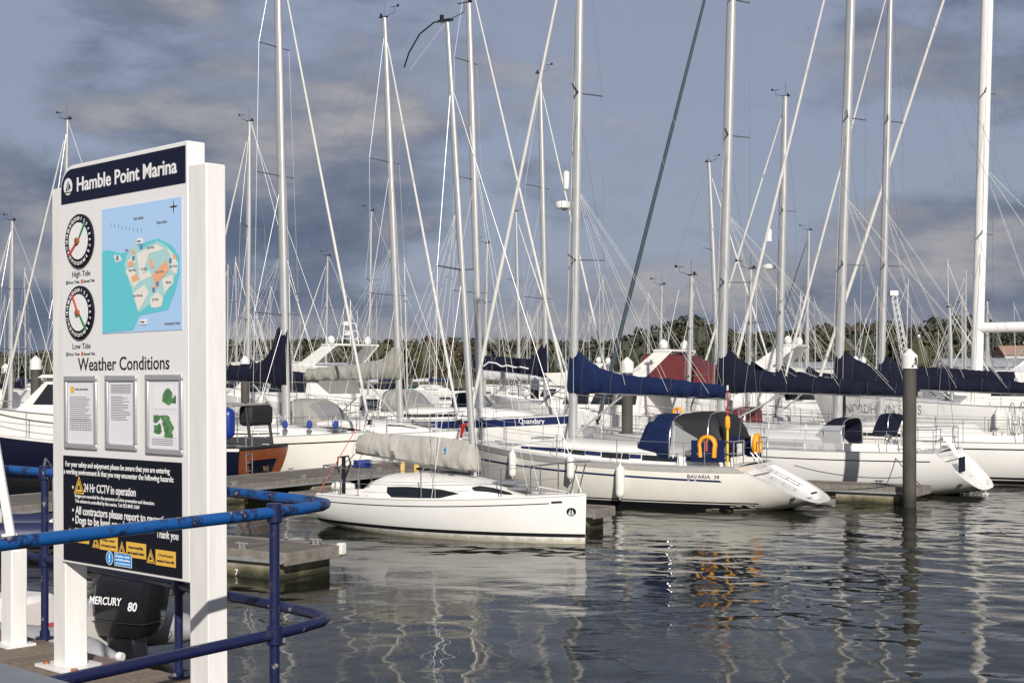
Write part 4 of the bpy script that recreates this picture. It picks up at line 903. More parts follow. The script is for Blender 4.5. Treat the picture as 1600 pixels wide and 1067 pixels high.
dk = house(t0, [(2.8, 1.1), (9.6, 1.2), (9.4, 2.25), (2.9, 2.2)], 1.45, name='saloon', slope=.95); panes(dk, 1.41, 1.55, 1.95, [(3.3, 3.7), (4.1, 4.5), (4.9, 5.3), (8.3, 8.62), (8.9, 9.2)], slope=0)
wh = house(t0, [(4.9, 2.2), (8.1, 2.2), (6.9, 3.25), (5.0, 3.25)], 1.3, name='wheelhouse', slope=.85); panes(wh, 1.25, 2.4, 3.05, [(5.15, 6.1), (6.25, 7.4)], slope=.55)
house(t0, [(4.6, 3.25), (7.2, 3.25), (7.1, 3.36), (4.6, 3.36)], 1.35, name='wheelhouse_roof')
house(t0, [(9.5, 1.3), (11.6, 1.4), (11.2, 1.75), (9.5, 1.85)], .95, name='fore_cabin')
for sd_ in (-1, 1):
    for x in np.arange(.4, 12.6, 1.35): line(t0, [(x, sd_ * (H.bd(H.td(x)) - .05), H.zs(H.td(x))), (x, sd_ * (H.bd(H.td(x)) - .05), H.zs(H.td(x)) + .8)], .016, 'steel', 'stanchion', 6)
    line(t0, [(x, sd_ * (H.bd(H.td(x)) - .05), H.zs(H.td(x)) + .8) for x in np.linspace(.4, 12.6, 14)], .022, 'steel', 'guard_rail', 6)
    line(t0, [(x, sd_ * (H.bd(H.td(x)) - .05), H.zs(H.td(x)) + .42) for x in np.linspace(.4, 12.6, 14)], .01, 'steel', 'guard_rail', 6)
mb = MB()
for y in (-.17, .17): mb.tube([(-.22, .85 + y, 1.6), (-.25, .85 + y, -.2)], .018, 6)
for k in range(7): mb.tube([(-.235, .68, 1.45 - .24 * k), (-.235, 1.02, 1.45 - .24 * k)], .016, 6)
mb.build('stern_ladder', 'steel', t0)
MB().box((.35, -.5, 2.1), (.5, 1.3, .62)).build('rolled_awning', 'canvas_black', t0, bevel=.12); [MB().tube([(.1, y, 1.1), (.3, y, 2.5)], .05, 8).build('davit', 'rubber', t0) for y in (-1.05, .2)]
house(t0, [(.2, 2.4), (2.8, 2.4), (2.7, 2.47), (.2, 2.47)], 1.2, 'canvas_stone', 'aft_awning')
fb_ = fender('big royal blue fender at the stern of the navy motor yacht', t0, .1, 1, 2.35, .85, .2, 'fender_blue', off=-.2)
fender('dark blue fender hanging on the navy hull left of the sign', t0, 9.6, 1, 1.5, .8, .19, 'hypalon_navy')

# --- motor cruisers
def cruiser(name, label, stern, head, L, B, arch=True, canopy=None, fly=True, radar=True, hull_m='gelcoat', group='motor cruisers behind the yachts', f=1.25, k=1.0):
    h_ = Vector((head[0], head[1], 0)).normalized(); t0 = thing(name, label, 'motor cruiser', (stern[0], stern[1], 0), math.atan2(h_.y, h_.x), group)
    H = Hull(L, B, f, f * 1.55, rs=-.1, rb=1.5, tw=.88, zb=-.1, pb=2.6); hm_, _ = H.mesh(0, 20, 8); hm_.build('hull', hull_m, t0); root_data[t0.name] = H
    H.strip(.0, .14, 0, 1, n=16).build('boot_stripe', 'navy_stripe', t0)
    MB().grid([[(x, q * (H.bd(H.td(x)) - .01), H.zs(H.td(x)) - .02) for q in (-1, 0, 1)] for x in np.linspace(0, L - .1, 14)]).build('deck', 'deck_white', t0)
    z = f + .05; w = B * .4
    hs = house(t0, [(L * .25, z), (L * .74, z + .1), (L * .60, z + 1.15 * k), (L * .27, z + 1.2 * k)], w, name='deckhouse', slope=.9)
    panes(hs, w * .955, z + .45 * k, z + 1.0 * k, [(L * .29, L * .38), (L * .39, L * .48), (L * .49, L * .60)], slope=.25)
    MB().add([(L * .725, -w * .85, z + .3), (L * .725, w * .85, z + .3), (L * .625, w * .8, z + 1.05 * k), (L * .625, -w * .8, z + 1.05 * k)], [(0, 1, 2, 3)]).build('windscreen', 'glass_dark', hs)
    if fly:
        house(t0, [(L * .16, z + 1.2 * k), (L * .62, z + 1.2 * k), (L * .68, z + 1.75 * k), (L * .55, z + 1.8 * k), (L * .18, z + 1.55 * k)], w * 1.03, name='flybridge', slope=1)
        MB().tube([(L * .6, -w * .9, z + 1.75 * k), (L * .66, -w * .5, z + 2.1 * k), (L * .66, w * .5, z + 2.1 * k), (L * .6, w * .9, z + 1.75 * k)], .03, 6).build('fly_screen', 'steel', t0)
    zt = z + (1.55 if fly else 1.15) * k
    if arch:
        ar = t0
        for sd_ in (-1, 1): MB().add([(L * .34, sd_ * w, zt), (L * .25, sd_ * w, zt), (L * .15, sd_ * w * .85, zt + 1.1), (L * .22, sd_ * w * .85, zt + 1.1), (L * .34, sd_ * (w - .1), zt), (L * .25, sd_ * (w - .1), zt), (L * .15, sd_ * (w * .85 - .1), zt + 1.1), (L * .22, sd_ * (w * .85 - .1), zt + 1.1)], [(0, 1, 2, 3), (7, 6, 5, 4), (0, 4, 5, 1), (1, 5, 6, 2), (2, 6, 7, 3), (3, 7, 4, 0)]).build('arch_leg', 'deck_white', ar, bevel=.03)
        MB().box((L * .19, 0, zt + 1.12), (L * .07, w * 1.75, .1)).build('arch_beam', 'deck_white', ar, bevel=.03)
        if radar:
            mb = MB(); zz = zt + 1.15; xx = L * .19
            for y in (-.6, .6): mb.tube([(xx, y, zz), (xx, y * .7, zz + 1.1)], .03, 6)
            for q in (.3, .7, 1.1): mb.tube([(xx, -.6 + .16 * q, zz + q), (xx, .6 - .16 * q, zz + q)], .025, 6)
            mb.tube([(xx, 0, zz), (xx, 0, zz + 2.3)], .025, 6); mb.tube([(xx, .5, zz + 1.1), (xx, .5, zz + 1.8)], .012, 5); mb.tube([(xx, -.5, zz + 1.1), (xx, -.5, zz + 1.8)], .012, 5)
            mb.build('radar_mast', 'cap_white', t0)
            for y, q in ((0, .45), (.15, .95)): MB().lathe([(.05, 0), (.26, .04), (.27, .16), (.15, .24), (.02, .25)], (xx + .15, y, zz + q), 12).build('radar_dome', 'cap_white', t0)
        for y in (-w * .7, w * .75): MB().lathe([(.03, 0), (.17, .06), (.2, .22), (.12, .36), (.02, .42)], (L * .19, y, zt + 1.17), 12).build('satellite_dome', 'cap_white', t0)
        for y in (-w * .5, w * .55): line(t0, [(L * .19, y, zt + 1.15), (L * .14, y, zt + 3.6)], .014, 'cap_white', 'whip_aerial')
    if canopy: house(t0, [(-L * .04, zt - .45), (L * .24, zt - .3), (L * .30, zt + .2), (L * .26, zt + 1.0), (L * .16, zt + .95), (L * .02, zt + .35)], w * 1.04, canopy, 'canopy', .8)
    mb = MB()
    for sd_ in (-1, 1):
        pts = [(x, sd_ * (H.bd(H.td(x)) - .05), H.zs(H.td(x)) + .65) for x in np.linspace(L * .3, L * .98, 9)]; mb.tube(pts, .02, 5)
        for p in pts: mb.tube([p, (p[0], p[1], p[2] - .65)], .015, 5)
    mb.build('bow_rail', 'steel', t0)
    return t0
def at(px, Y): return (px - 800) / 2222 * Y
cruiser('motor_cruiser', 'white flybridge motor cruiser with radar mast right of the sign', (at(610, 72), 72), (-.75, .6), 15, 4.6, f=1.75, k=1.25)
cruiser('motor_cruiser', 'white motor cruiser with maroon flybridge canopy', (at(1128, 58), 58), (-.86, .5), 11, 3.8, canopy='canvas_maroon', f=1.6, radar=False)
cruiser('motor_cruiser', 'white motor cruiser with curved arch behind the lettered navy boom', (at(1318, 70), 70), (-.9, .4), 13, 4.2, f=1.9, k=1.1, radar=False)
cruiser('motor_cruiser', 'white sports cruiser right of the slim mast near pile A', (at(1400, 74), 74), (-.9, .4), 10, 3.6, f=1.5, fly=False, radar=False)
cruiser('motor_cruiser', 'grey hulled workboat below the shed roofs at the right edge', (at(1660, 95), 95), (-.95, .3), 11, 3.8, hull_m='hull_grey', f=1.6, radar=True)
cruiser('motor_cruiser', 'small white cruiser beyond the navy yacht left of the sign', (at(78, 78), 78), (-.9, .4), 9, 3.2, f=1.2, fly=False, arch=False)
cruiser('motor_cruiser', 'white open cruiser with framed windscreen behind the sleek sloop', (at(745, 68), 68), (-.92, .38), 9.5, 3.2, f=1.1, fly=False, arch=False)
cruiser('motor_cruiser', 'white cruiser moored beyond the blue cover and maroon canopy yacht', (at(985, 95), 95), (-.92, .38), 10, 3.4, f=1.3, radar=False)
# yacht with maroon sprayhood between
rs_ = back_yacht('white yacht with small maroon sprayhood above the cream yacht cabin', 1075, 52, 430, L=11, mr=.06, cov=None, boomz=None, fore=None, detail=1)
sprayhood(rs_, 5.2, 4.1, .95, 1.4, .8, 'canvas_maroon')
t1 = horseshoe('small yellow lifebuoy left of the maroon sprayhood', wpt(rs_, (6.4, 1.4, 2.0)), rs_.rotation_euler.z + math.pi, .8)

# ------------------------------------------------------------------ far boats
def far_boat(L, hull_m, mastH, cov):
    t0 = thing('far_yacht', 'far yacht', 'yacht'); H = Hull(L, L * .32, 1.0, 1.3, rs=.4, rb=.8, zb=.0)
    hm_, _ = H.mesh(0, 12, 5); hm_.build('hull', hull_m, t0); MB().grid([[(x, q * H.bd(H.td(x)), H.zs(H.td(x)) - .01) for q in (-1, 0, 1)] for x in np.linspace(.4, L - .05, 8)]).build('deck', 'deck_white', t0)
    H.strip(0, .12, 0, 1, n=10).build('boot_stripe', 'navy_stripe', t0)
    coachroof(t0, H, *CP(L * .3, L * .8, .45), wins=[W0(L * .36, L * .6)])
    xm = L * .58; MB().tube([(xm, 0, 1.2), (xm - .2, 0, mastH)], [.075, .05], 6).build('mast', 'alu', t0)
    for q in (.4, .7): MB().tube([(xm - .05, -.8, 1.2 + (mastH - 1.2) * q), (xm - .05, .8, 1.2 + (mastH - 1.2) * q)], .025, 4).build('spreader', 'alu', t0)
    for sd_ in (-1, 1): line(t0, [(xm - .2, sd_ * L * .145, 1.1), (xm - .15, sd_ * .8, 1.2 + (mastH - 1.2) * .4), (xm - .2, 0, mastH)], .009, 'wire', 'shroud')
    line(t0, [(L - .1, 0, 1.35), (xm - .18, 0, mastH * .97)], .028, 'sail_white', 'furled_headsail'); line(t0, [(.5, 0, 1.1), (xm - .2, 0, mastH)], .008, 'wire', 'backstay')
    if cov: sail_cover(t0, xm - .1, 2.3, L * .38, 0, [(0, .5), (.3, .6), (.8, .35), (L * .38, .22)], cov)
    return t0
protos = [far_boat(9.5, 'gelcoat', 12.5, 'canvas_blue'), far_boat(8.5, 'gelcoat_cream', 11, None), far_boat(10.5, 'hull_navy', 13.5, 'canvas_pale'), far_boat(9, 'gelcoat', 12, 'canvas_navy'), far_boat(9, 'hull_green', 11.5, 'canvas_stone')]
spots = []
for Y, lo, hi, step in ((112, -40, 640, 100), (118, 930, 1640, 92), (150, -30, 600, 84), (155, 900, 1640, 80), (200, 0, 1620, 66), (245, 0, 1620, 64)):
    px = lo
    while px < hi:
        if not (640 < px < 900 and Y < 190): spots.append((px + random.uniform(-16, 16), Y + random.uniform(-9, 9)))
        px += step * random.uniform(.75, 1.3)
far_n = 0; used = set()
words = {0: 'white far yacht with blue sail cover', 1: 'cream far yacht with bare boom', 2: 'navy hulled far yacht with pale cover', 3: 'white far yacht with navy sail cover', 4: 'green hulled far yacht with stone cover'}
ordw = 'first second third fourth fifth sixth seventh eighth ninth tenth eleventh twelfth thirteenth fourteenth fifteenth sixteenth seventeenth'.split(); tally = {}
for px, Y in sorted(spots):
    k = random.choice((0, 0, 1, 1, 3, 3, 2, 4)) if Y > 190 else random.choice((0, 1, 3, 1, 3, 2))
    t0 = protos[k] if k not in used else copy_tree(protos[k]); used.add(k)
    t0.location = (at(px, Y), Y, 0); a = random.choice((0, math.pi)) + R(-30) + random.uniform(-.15, .15); t0.rotation_euler = (0, random.uniform(-.01, .02), a)
    row = 'in nearest far row' if Y < 135 else 'in second far row' if Y < 180 else 'in third far row' if Y < 222 else 'in last row under trees'
    tally[(k, row)] = tally.get((k, row), 0) + 1
    t0['label'] = words[k] + ', ' + ordw[tally[(k, row)] - 1] + ' such from left ' + row; t0['group'] = words[k].split(' far')[0] + ' far yachts ' + row; far_n += 1

# ------------------------------------------------------------------ piles, crane, sheds
def pile(label, px, Y, top_px, r=.18, letter=None):
    X = at(px, Y); top = EYE + (583 - top_px) / 2222 * Y
    t0 = thing('mooring_pile', label, 'pile', (X, Y, 0), 0, 'steel mooring piles with white caps')
    MB().lathe([(r, -3), (r, top - .42)], n=20).build('shaft', 'pile_steel', t0)
    MB().lathe([(r + .035, top - .50), (r + .035, top - .17), (r + .01, top - .15), (.03, top), (.005, top + .005)], n=20).build('cap', 'cap_white', t0)
    if letter:
        me, co = text_mesh(letter, .34, None, .03, 0, 'CENTER'); ang = math.atan2(-X, Y)
        new = [((r + .042) * math.sin(c[0] / (r + .04) + .55 * (letter == 'A')), -(r + .042) * math.cos(c[0] / (r + .04) + .55 * (letter == 'A')), top - .46 + c[1]) for c in co]
        me.vertices.foreach_set('co', np.array(new).ravel()); me.materials.clear(); me.materials.append(M['print_dark']); o = bpy.data.objects.new('letter', me); COL.objects.link(o); o.parent = t0
    return t0
pile('brown steel pile with white cone cap lettered A', 1421, 36.2, 545, .17, 'A')
pile('brown steel pile with white cap behind the blue sail cover', 980, 45.5, 558)
pile('brown steel pile with white cap left of the sign', 56, 52, 556)
pile('dark pile with white cap lettered C at the left edge', 9, 76, 568, .18, 'C')
pile('pile with white cap between the sign and the navy mast cover', 383, 62, 556)
pile('thin far pile with white cap above the navy script cover', 833, 92, 566)
pile('pile with white cap behind the slim mast left of pile A', 1396, 64, 566)
pile('pale rusty pile under the lettered navy boom', 1314, 55, 588)
pile('pile standing in the water beyond the blue band yacht', 836, 66, 590)
# lattice crane jib
t0 = thing('crane', 'white lattice crane jib leaning above the trees near pile A', 'crane', (at(1416, 210), 210, 0), 0)
A0, A1 = Vector((.3, 0, 3)), Vector((-1.9, 0, 15.2)); d = (A1 - A0); sdv = Vector((1, 0, .18)).normalized() * .5
for q in ((-1, -1), (1, -1), (1, 1), (-1, 1)):
    o_ = sdv * q[0] + Vector((0, .5 * q[1], 0)); MB().tube([A0 + o_, A1 + o_ * .6], .08, 5).build('chord', 'cap_white', t0)
for k in range(14):
    for sg in (-1, 1):
        p, q = A0 + d * (k / 14) + sdv * sg + Vector((0, -.5, 0)), A0 + d * ((k + 1) / 14) - sdv * sg * .8 + Vector((0, -.5, 0))
        MB().tube([p, q], .045, 4).build('lacing', 'cap_white', t0)
MB().box(tuple(A1), (1.2, 1, .7)).build('jib_head', 'cap_white', t0); MB().tube([A1, (5.0, 0, 3)], .05, 4).build('hoist_line', 'wire', t0); MB().box((1.5, 0, 1.6), (5, 3, 3.2)).build('cab', 'cap_white', t0, bevel=.2)
def shed(name, label, px, Y, w, dpt, h, rh, wall, roof, rz=0):
    t0 = thing(name, label, 'building', (at(px, Y), Y, 1.2), rz, 'sheds on the far bank')
    MB().box((0, 0, h / 2), (w, dpt, h)).build('wall', wall, t0)
    MB().prism([(-dpt / 2 - .4, h), (dpt / 2 + .4, h), (0, h + rh)], -w / 2 - .3, w / 2 + .3).build('roof', roof, t0).rotation_euler = (0, 0, math.pi / 2)
    for x in np.linspace(-w * .4, w * .4, max(2, int(w / 6))): MB().box((x, -dpt / 2 - .03, h * .45), (1.4, .06, 1.3)).build('window', 'glass_dark', t0)
shed('boat_shed', 'long grey roofed boat shed behind the big white mast', 1560, 322, 26, 12, 3.6, 2.0, 'hull_grey', 'roof_grey')
shed('boat_shed', 'grey roofed shed behind the curved arch cruiser', 1265, 328, 17, 10, 3.2, 1.6, 'wall_pale', 'roof_grey')
shed('house', 'brick roofed house among the trees at the right', 1590, 345, 9, 8, 6.5, 2.4, 'wall_pale', 'roof_brick')
shed('boat_house', 'pale boathouse at the foot of the wood, centre left', 505, 330, 12, 8, 3, 1.6, 'wall_pale', 'roof_grey')
t0 = thing('banner', 'small pink banner on posts before the trees', 'banner', (at(836, 200), 200, 0)); MB().box((0, 0, 4.2), (3.4, .08, 2.3)).build('panel', 'pink', t0); MB().tube([(-1.5, 0, -1), (-1.5, 0, 5)], .07, 6).build('post', 'galv', t0); MB().tube([(1.5, 0, -1), (1.5, 0, 5)], .07, 6).build('post', 'galv', t0)

# ------------------------------------------------------------------ RIBs by the quay
def rib(label, loc, rz, tube_m, L=5.2, text=True, cowl=1.0):
    t0 = thing('rigid_inflatable', label, 'inflatable boat', loc, rz, 'rigid inflatables with black outboards')
    r = .25
    for sd_ in (-1, 1):
        pts = [(-.85, sd_ * .85, .36), (-.5, sd_ * .85, .36), (0, sd_ * .85, .36), (L * .55, sd_ * .85, .38), (L * .8, sd_ * .68, .46), (L * .95, sd_ * .3, .58), (L, 0, .62)]
        MB().tube(pts, [.03, .17, r, r, r * .97, r * .92, r * .9], 14).build('tube', tube_m, t0, sharp=60)
        MB().lathe([(.045, -.06), (.05, 0)], (-.85, sd_ * .85, .36), 8, 'x').build('tube_end', 'deck_white', t0)
    rows = []
    for x in np.linspace(.0, L * .93, 12):
        k = x / (L * .93); w = .72 * (1 - max(0, k - .5) ** 2 * 3.4); rows.append([(x, -w, .3), (x, -w * .8, .02), (x, 0, -.22 + .4 * k ** 3), (x, w * .8, .02), (x, w, .3)])
    MB().grid(rows).build('hull', 'deck_white', t0); MB().grid([[(x, y, .2) for y in (-.7, 0, .7)] for x in np.linspace(0, L * .8, 6)]).build('floor', 'deck_white', t0)
    MB().box((.03, 0, .38), (.06, 1.3, .5)).build('transom', 'deck_white', t0)
    MB().prism([(1.9, .2), (2.7, .2), (2.6, .85), (2.35, 1.05), (1.95, .95)], -.35, .35).build('console', 'deck_white', t0, bevel=.06)
    MB().box((1.35, 0, .5), (.7, .7, .55)).build('seat', 'deck_white', t0, bevel=.08); MB().box((.55, .2, .36), (.4, .5, .28)).build('fuel_tank', 'red', t0, bevel=.04)
    MB().tube([(.2, -.6, .5), (.2, -.55, 1.5), (.25, 0, 1.75), (.2, .55, 1.5), (.2, .6, .5)], .02, 6).build('a_frame', 'steel', t0)
    # outboard: cowl, mid section, leg
    c = cowl; ob = MB(); rings = []
    for z, x0, x1, w in ((.66, -.52, .04, .18), (.76, -.60, .07, .225), (.98, -.66, .08, .24), (1.22, -.70, .04, .235), (1.34, -.70, -.04, .21), (1.39, -.64, -.12, .16)):
        n = 16; ring = []
        for q in range(n):
            a = 2 * math.pi * q / n; ca, sa = math.cos(a), math.sin(a)
            ring.append(((x0 + x1) / 2 - .05 + (x1 - x0) / 2 * math.copysign(abs(ca) ** .36, ca) * c, w * math.copysign(abs(sa) ** .36, sa), .72 + (z - .72) * c))
        rings.append(ring)
    out_ = ob.loft(rings).build('outboard', 'outboard_black', t0, sharp=50)
    out_.location.z = -.24
    MB().tube([(-.72, -.2, .83), (-.68, -.252, .83), (.0, -.252, .83), (.05, -.2, .83), (.05, .2, .83), (.0, .252, .83), (-.68, .252, .83), (-.72, .2, .83)], .005, 5, closed=True).build('cowl_seam', 'rubber', out_)
    MB().prism([(-.78, 1.30), (-.60, 1.40), (-.60, 1.30)], -.12, .12).build('cowl_scoop', 'outboard_black', out_, bevel=.02)
    MB().loft([[(x + dx, y, z) for x, y in ((-.42, -.13), (-.02, -.13), (-.02, .13), (-.42, .13))] for z, dx in ((.74, -.06), (.2, -.12))]).build('mid_section', 'outboard_black', out_, bevel=.04)
    MB().loft([[(-.36 - .06, -.035, .22), (-.16, -.035, .22), (-.16, .035, .22), (-.42, .035, .22)], [(-.46, -.03, -.6), (-.22, -.03, -.6), (-.22, .03, -.6), (-.46, .03, -.6)]]).build('leg', 'outboard_black', out_)
    MB().box((-.36, 0, .12), (.34, .2, .03)).build('cavitation_plate', 'outboard_black', out_)
    if text:
        for sd_ in (-1, 1):
            for body, x, z, w, sz in (('MERCURY', -.64 if sd_ < 0 else .03, 1.03, .46, .125), ('80', -.15 if sd_ < 0 else -.51, .98, .13, .14)):
                if sd_ < 0: lettering(out_, body, x, z, sz, 'print_white', -.262, width=w, weight=.02, shear=.2)
                else:
                    o = lettering(out_, body, 0, 0, sz, 'print_white', 0, width=w, weight=.02, shear=.2); o.rotation_euler = (0, 0, math.pi); o.location = (x, .262, z)
    return t0
rib('grey inflatable boat with black lettered outboard below the sign', (at(166, 16.5), 16.5, -.02), R(157), 'hypalon_grey', cowl=1.12)
rib('navy inflatable boat with black outboard behind the blue rail, left of the sign', (at(92, 27.5), 27.5, 0), R(-172), 'hypalon_navy', text=True)

# ------------------------------------------------------------------ quay, railing, sign
QZ = EYE - 1.61
uq = Vector((.722, -.692, 0)); nq = Vector((.692, .722, 0)); QROT = math.atan2(uq.y, uq.x)
S0 = Vector((-2.436, 7.706, 0))                                         # foot of the panel's left edge on the quay deck
def q2(a, n): return S0 + uq * a + nq * n                               # along the sign, and away behind it
# deck boards run away from the sign; the deck ends at the railing
tq = thing('quay_deck', 'weathered timber deck boards under the sign and railing', 'deck', (S0.x, S0.y, QZ), QROT)
tq['kind'] = 'structure'; del tq['category']
bw = .145; pm = MB().box((0, 0, -.022), (bw - .008, 5.1, .044)).mesh('plank', 'plank_warm', False)
for i in range(30):
    o = bpy.data.objects.new('plank', pm); COL.objects.link(o); o.parent = tq; o.location = (-2.75 + bw * i, .36 - 2.55, random.uniform(-.003, .003)); o.rotation_euler = (0, 0, random.uniform(-.002, .002))
for y in (.3, -1.0, -2.4): MB().box((-.7, y, -.13), (4.3, .12, .16)).build('bearer', 'timber_edge', tq)
for x in (-2.2, -.2, 1.3): MB().tube([(x, .25, -.1), (x, .25, -4.2)], .13, 12).build('support_pile', 'pile_steel', tq)

tr0 = thing('railing', 'blue painted tubular railing with chipped paint around the sign deck', 'railing', (0, 0, QZ))
TOPZ, MIDZ = 1.01, .485
front = [(-2.75, 3.65), (-1.80, 4.99), (-1.03, 6.13)]; corner = [(-.93, 6.30), (-.862, 6.45), (-.858, 6.54), (-.93, 6.66), (-1.05, 6.80)]; backr = [(-1.44, 7.2), (-2.80, 8.60)]; left = [(-3.25, 8.98), (-5.2, 10.4)]
def smooth_path(P):
    outp = [P[0]]
    for a, b_ in zip(P, P[1:]):
        a, b2 = Vector(a), Vector(b_); n = max(1, int((b2 - a).length / .12))
        for k in range(1, n + 1): outp.append(tuple(a.lerp(b2, k / n)))
    return outp
path = front + corner + backr + left
for z, nm, mt_, r_ in ((TOPZ, 'top_rail', 'rail_bright', .0255), (MIDZ, 'mid_rail', 'rail_navy', .0245)):
    MB().tube([(x, y, z) for x, y in smooth_path(path)], r_, 14).build(nm, mt_, tr0, sharp=80)
for x, y in ((-1.80 - .36, 4.99 - .52), (-1.025, 6.135), (-1.765, 7.53), (-2.835, 8.63), (-4.2, 9.67)):
    MB().tube([(x, y, -.15), (x, y, TOPZ)], .0225, 14).build('post', 'rail_navy', tr0)
    for z in (TOPZ, MIDZ): MB().lathe([(.030, -.045), (.034, -.04), (.034, .035), (.030, .04)], (x, y, z), 14).build('clamp', 'rail_navy', tr0)
    MB().lathe([(.055, -.0), (.055, .012), (.03, .014), (.03, .05)], (x, y, .0), 14).build('base_flange', 'rail_navy', tr0)

# information sign
PW, PZ0, PZ1, PT = 1.223, .59, 2.725, .10
sg = thing('information_sign', 'tall white marina information sign with map, tide dials and notices', 'sign', (S0.x, S0.y, QZ), QROT)
sg.rotation_euler = (0, R(-.45), QROT)
cr = .13; poly = [(0, PZ0), (PW, PZ0), (PW, PZ1)] + [(cr - cr * math.sin(a), PZ1 - cr + cr * math.cos(a)) for a in np.linspace(0, math.pi / 2, 9)]
pn_ = MB().prism(poly, 0, PT).build('panel', 'panel_white', sg, sharp=30, bevel=.004)
for x0, x1, y0, y1, zt in ((-.118, .012, .012, .145, 2.62), (PW + .010, PW + .165, -.006, .105, 2.60)):
    MB().box(((x0 + x1) / 2, (y0 + y1) / 2 + .0, zt / 2), (x1 - x0, y1 - y0, zt)).build('post', 'post_white', sg, bevel=.006)
    f_ = MB().box(((x0 + x1) / 2 + .05, (y0 + y1) / 2, .01), (.42, .26, .02)).build('base_plate', 'post_white', sg, bevel=.004)
    for bx in (-.1, .2):
        for by in (-.09, .09): MB().lathe([(.018, .02), (.018, .034), (.008, .036)], ((x0 + x1) / 2 + bx + .0, (y0 + y1) / 2 + by, 0), 6).build('bolt', 'varnish', f_)
def plate(parent, x0, x1, z0, z1, m, y=-.003, th=.002, name='plate', bevel=0):
    return MB().box(((x0 + x1) / 2, y + th / 2, (z0 + z1) / 2), (x1 - x0, th, z1 - z0)).build(name, m, parent, False, bevel=bevel)
def flat(parent, pts, m, y, name):
    return MB().add([(x, y, z) for x, z in pts], [tuple(range(len(pts)))]).build(name, m, parent, False)
# title band
bt_ = [(.012, 2.522), (1.207, 2.522), (1.207, 2.703)] + [(.012 + .11 - .11 * math.sin(a), 2.703 - .11 + .11 * math.cos(a)) for a in np.linspace(0, math.pi / 2, 8)]
band = MB().prism(bt_, -.003, -.0005).build('title_band', 'sign_navy', pn_, False)
circ = lambda cx, cz, r, n=28: [(cx + r * math.cos(2 * math.pi * k / n), cz + r * math.sin(2 * math.pi * k / n)) for k in range(n)]
flat(band, circ(.088, 2.612, .046), 'print_white', -.0042, 'emblem')
flat(band, [(.083, 2.585), (.088, 2.648), (.066, 2.59)], 'sign_navy', -.0052, 'emblem_sail'); flat(band, [(.092, 2.588), (.094, 2.642), (.118, 2.605)], 'sign_navy', -.0052, 'emblem_sail')
flat(band, [(.05, 2.583), (.128, 2.583), (.115, 2.577), (.06, 2.577)], 'sign_navy', -.0053, 'emblem_wave')
lettering(band, 'Hamble Point Marina', .182, 2.578, .105, 'print_white', -.004, .953, .018)
# map print
mp_ = plate(pn_, .432, 1.175, 1.812, 2.458, 'map_sea', name='map')
mx = lambda px, py: (.432 + (px - 275) / 370 * .743, 2.458 - (py - (352 - (px - 275) * .16)) / (580 + (px - 275) * .13) * .646)       # from a rectified trace of the print
def mpoly(pts, m, y, nm): return flat(mp_, [mx(*p) for p in pts], m, y, nm)
mpoly([(276, 548), (310, 540), (370, 556), (430, 545), (455, 515), (540, 488), (600, 520), (635, 575), (636, 660), (615, 745), (585, 825), (520, 838), (455, 850), (425, 917), (278, 929)], 'map_teal', -.0040, 'shallows')
mpoly([(385, 615), (400, 560), (425, 520), (470, 535), (540, 500), (575, 520), (610, 560), (632, 610), (620, 660), (605, 700), (560, 770), (560, 800), (530, 820), (500, 800), (455, 835), (430, 760)], 'map_road', -.0048, 'roads')
for pts in ([(335, 565), (365, 565), (375, 590), (345, 600)], [(390, 640), (425, 620), (455, 690), (430, 720)], [(445, 560), (535, 515), (570, 540), (500, 560), (470, 660), (500, 640), (515, 665), (460, 690)], [(425, 745), (480, 705), (500, 745), (450, 830)], [(580, 530), (605, 560), (630, 610), (625, 660), (600, 640), (600, 580)], [(560, 680), (605, 660), (610, 700), (570, 745)], [(505, 770), (540, 740), (565, 770), (555, 810), (510, 815)], [(400, 600), (430, 560), (440, 600), (415, 615)]):
    mpoly(pts, 'map_land', -.0055, 'land_plot')
for pts in ([(515, 660), (580, 590), (590, 640), (530, 710)], [(402, 600), (425, 590), (435, 612), (410, 622)], [(418, 670), (445, 650), (455, 680), (425, 695)], [(500, 595), (515, 580), (525, 625), (510, 628)], [(418, 545), (432, 538), (440, 556), (425, 562)], [(515, 720), (530, 705), (540, 715), (520, 735)], [(605, 565), (620, 570), (628, 585), (610, 585)]):
    mpoly(pts, 'map_orange', -.0062, 'map_building')
for px, py in ((354, 578), (430, 580), (466, 528), (598, 594), (540, 702), (522, 730)):
    c = mx(px, py); plate(mp_, c[0] - .011, c[0] + .011, c[1] - .011, c[1] + .011, 'map_slate', -.0072, .0006, 'map_marker')
for px, py, w in ((460, 500, .055), (475, 880, .06)):
    c = mx(px, py); plate(mp_, c[0] - w / 2, c[0] + w / 2, c[1] - .014, c[1] + .014, 'print_white', -.0072, .0006, 'map_label'); lettering(mp_, 'Marina', c[0] - .02, c[1] - .004, .012, 'print_dark', -.0085)
for body, px, py in (('River Hamble', 455, 395), ('Visitor berths', 560, 415), ('Boat Park', 510, 535), ('Boat Park', 425, 640), ('Boat Storage', 450, 760), ('Car Park', 480, 635), ('Boat Sheds', 550, 650), ('Slipway', 590, 700), ('Car Park', 530, 780), ('Southampton Water', 605, 893), ('Fuel', 400, 545), ('Boat Yard', 610, 625)):
    c = mx(px, py); lettering(mp_, body, c[0], c[1], .0165, 'print_grey', -.0072, align='CENTER', name='map_lettering')
for k in range(9):
    c = mx(320 + 18 * k, 415 + 3.2 * k); plate(mp_, c[0], c[0] + .004, c[1] - .02, c[1], 'map_slate', -.0045, .0005, 'pontoon_mark')
cx, cz = 1.107, 2.415
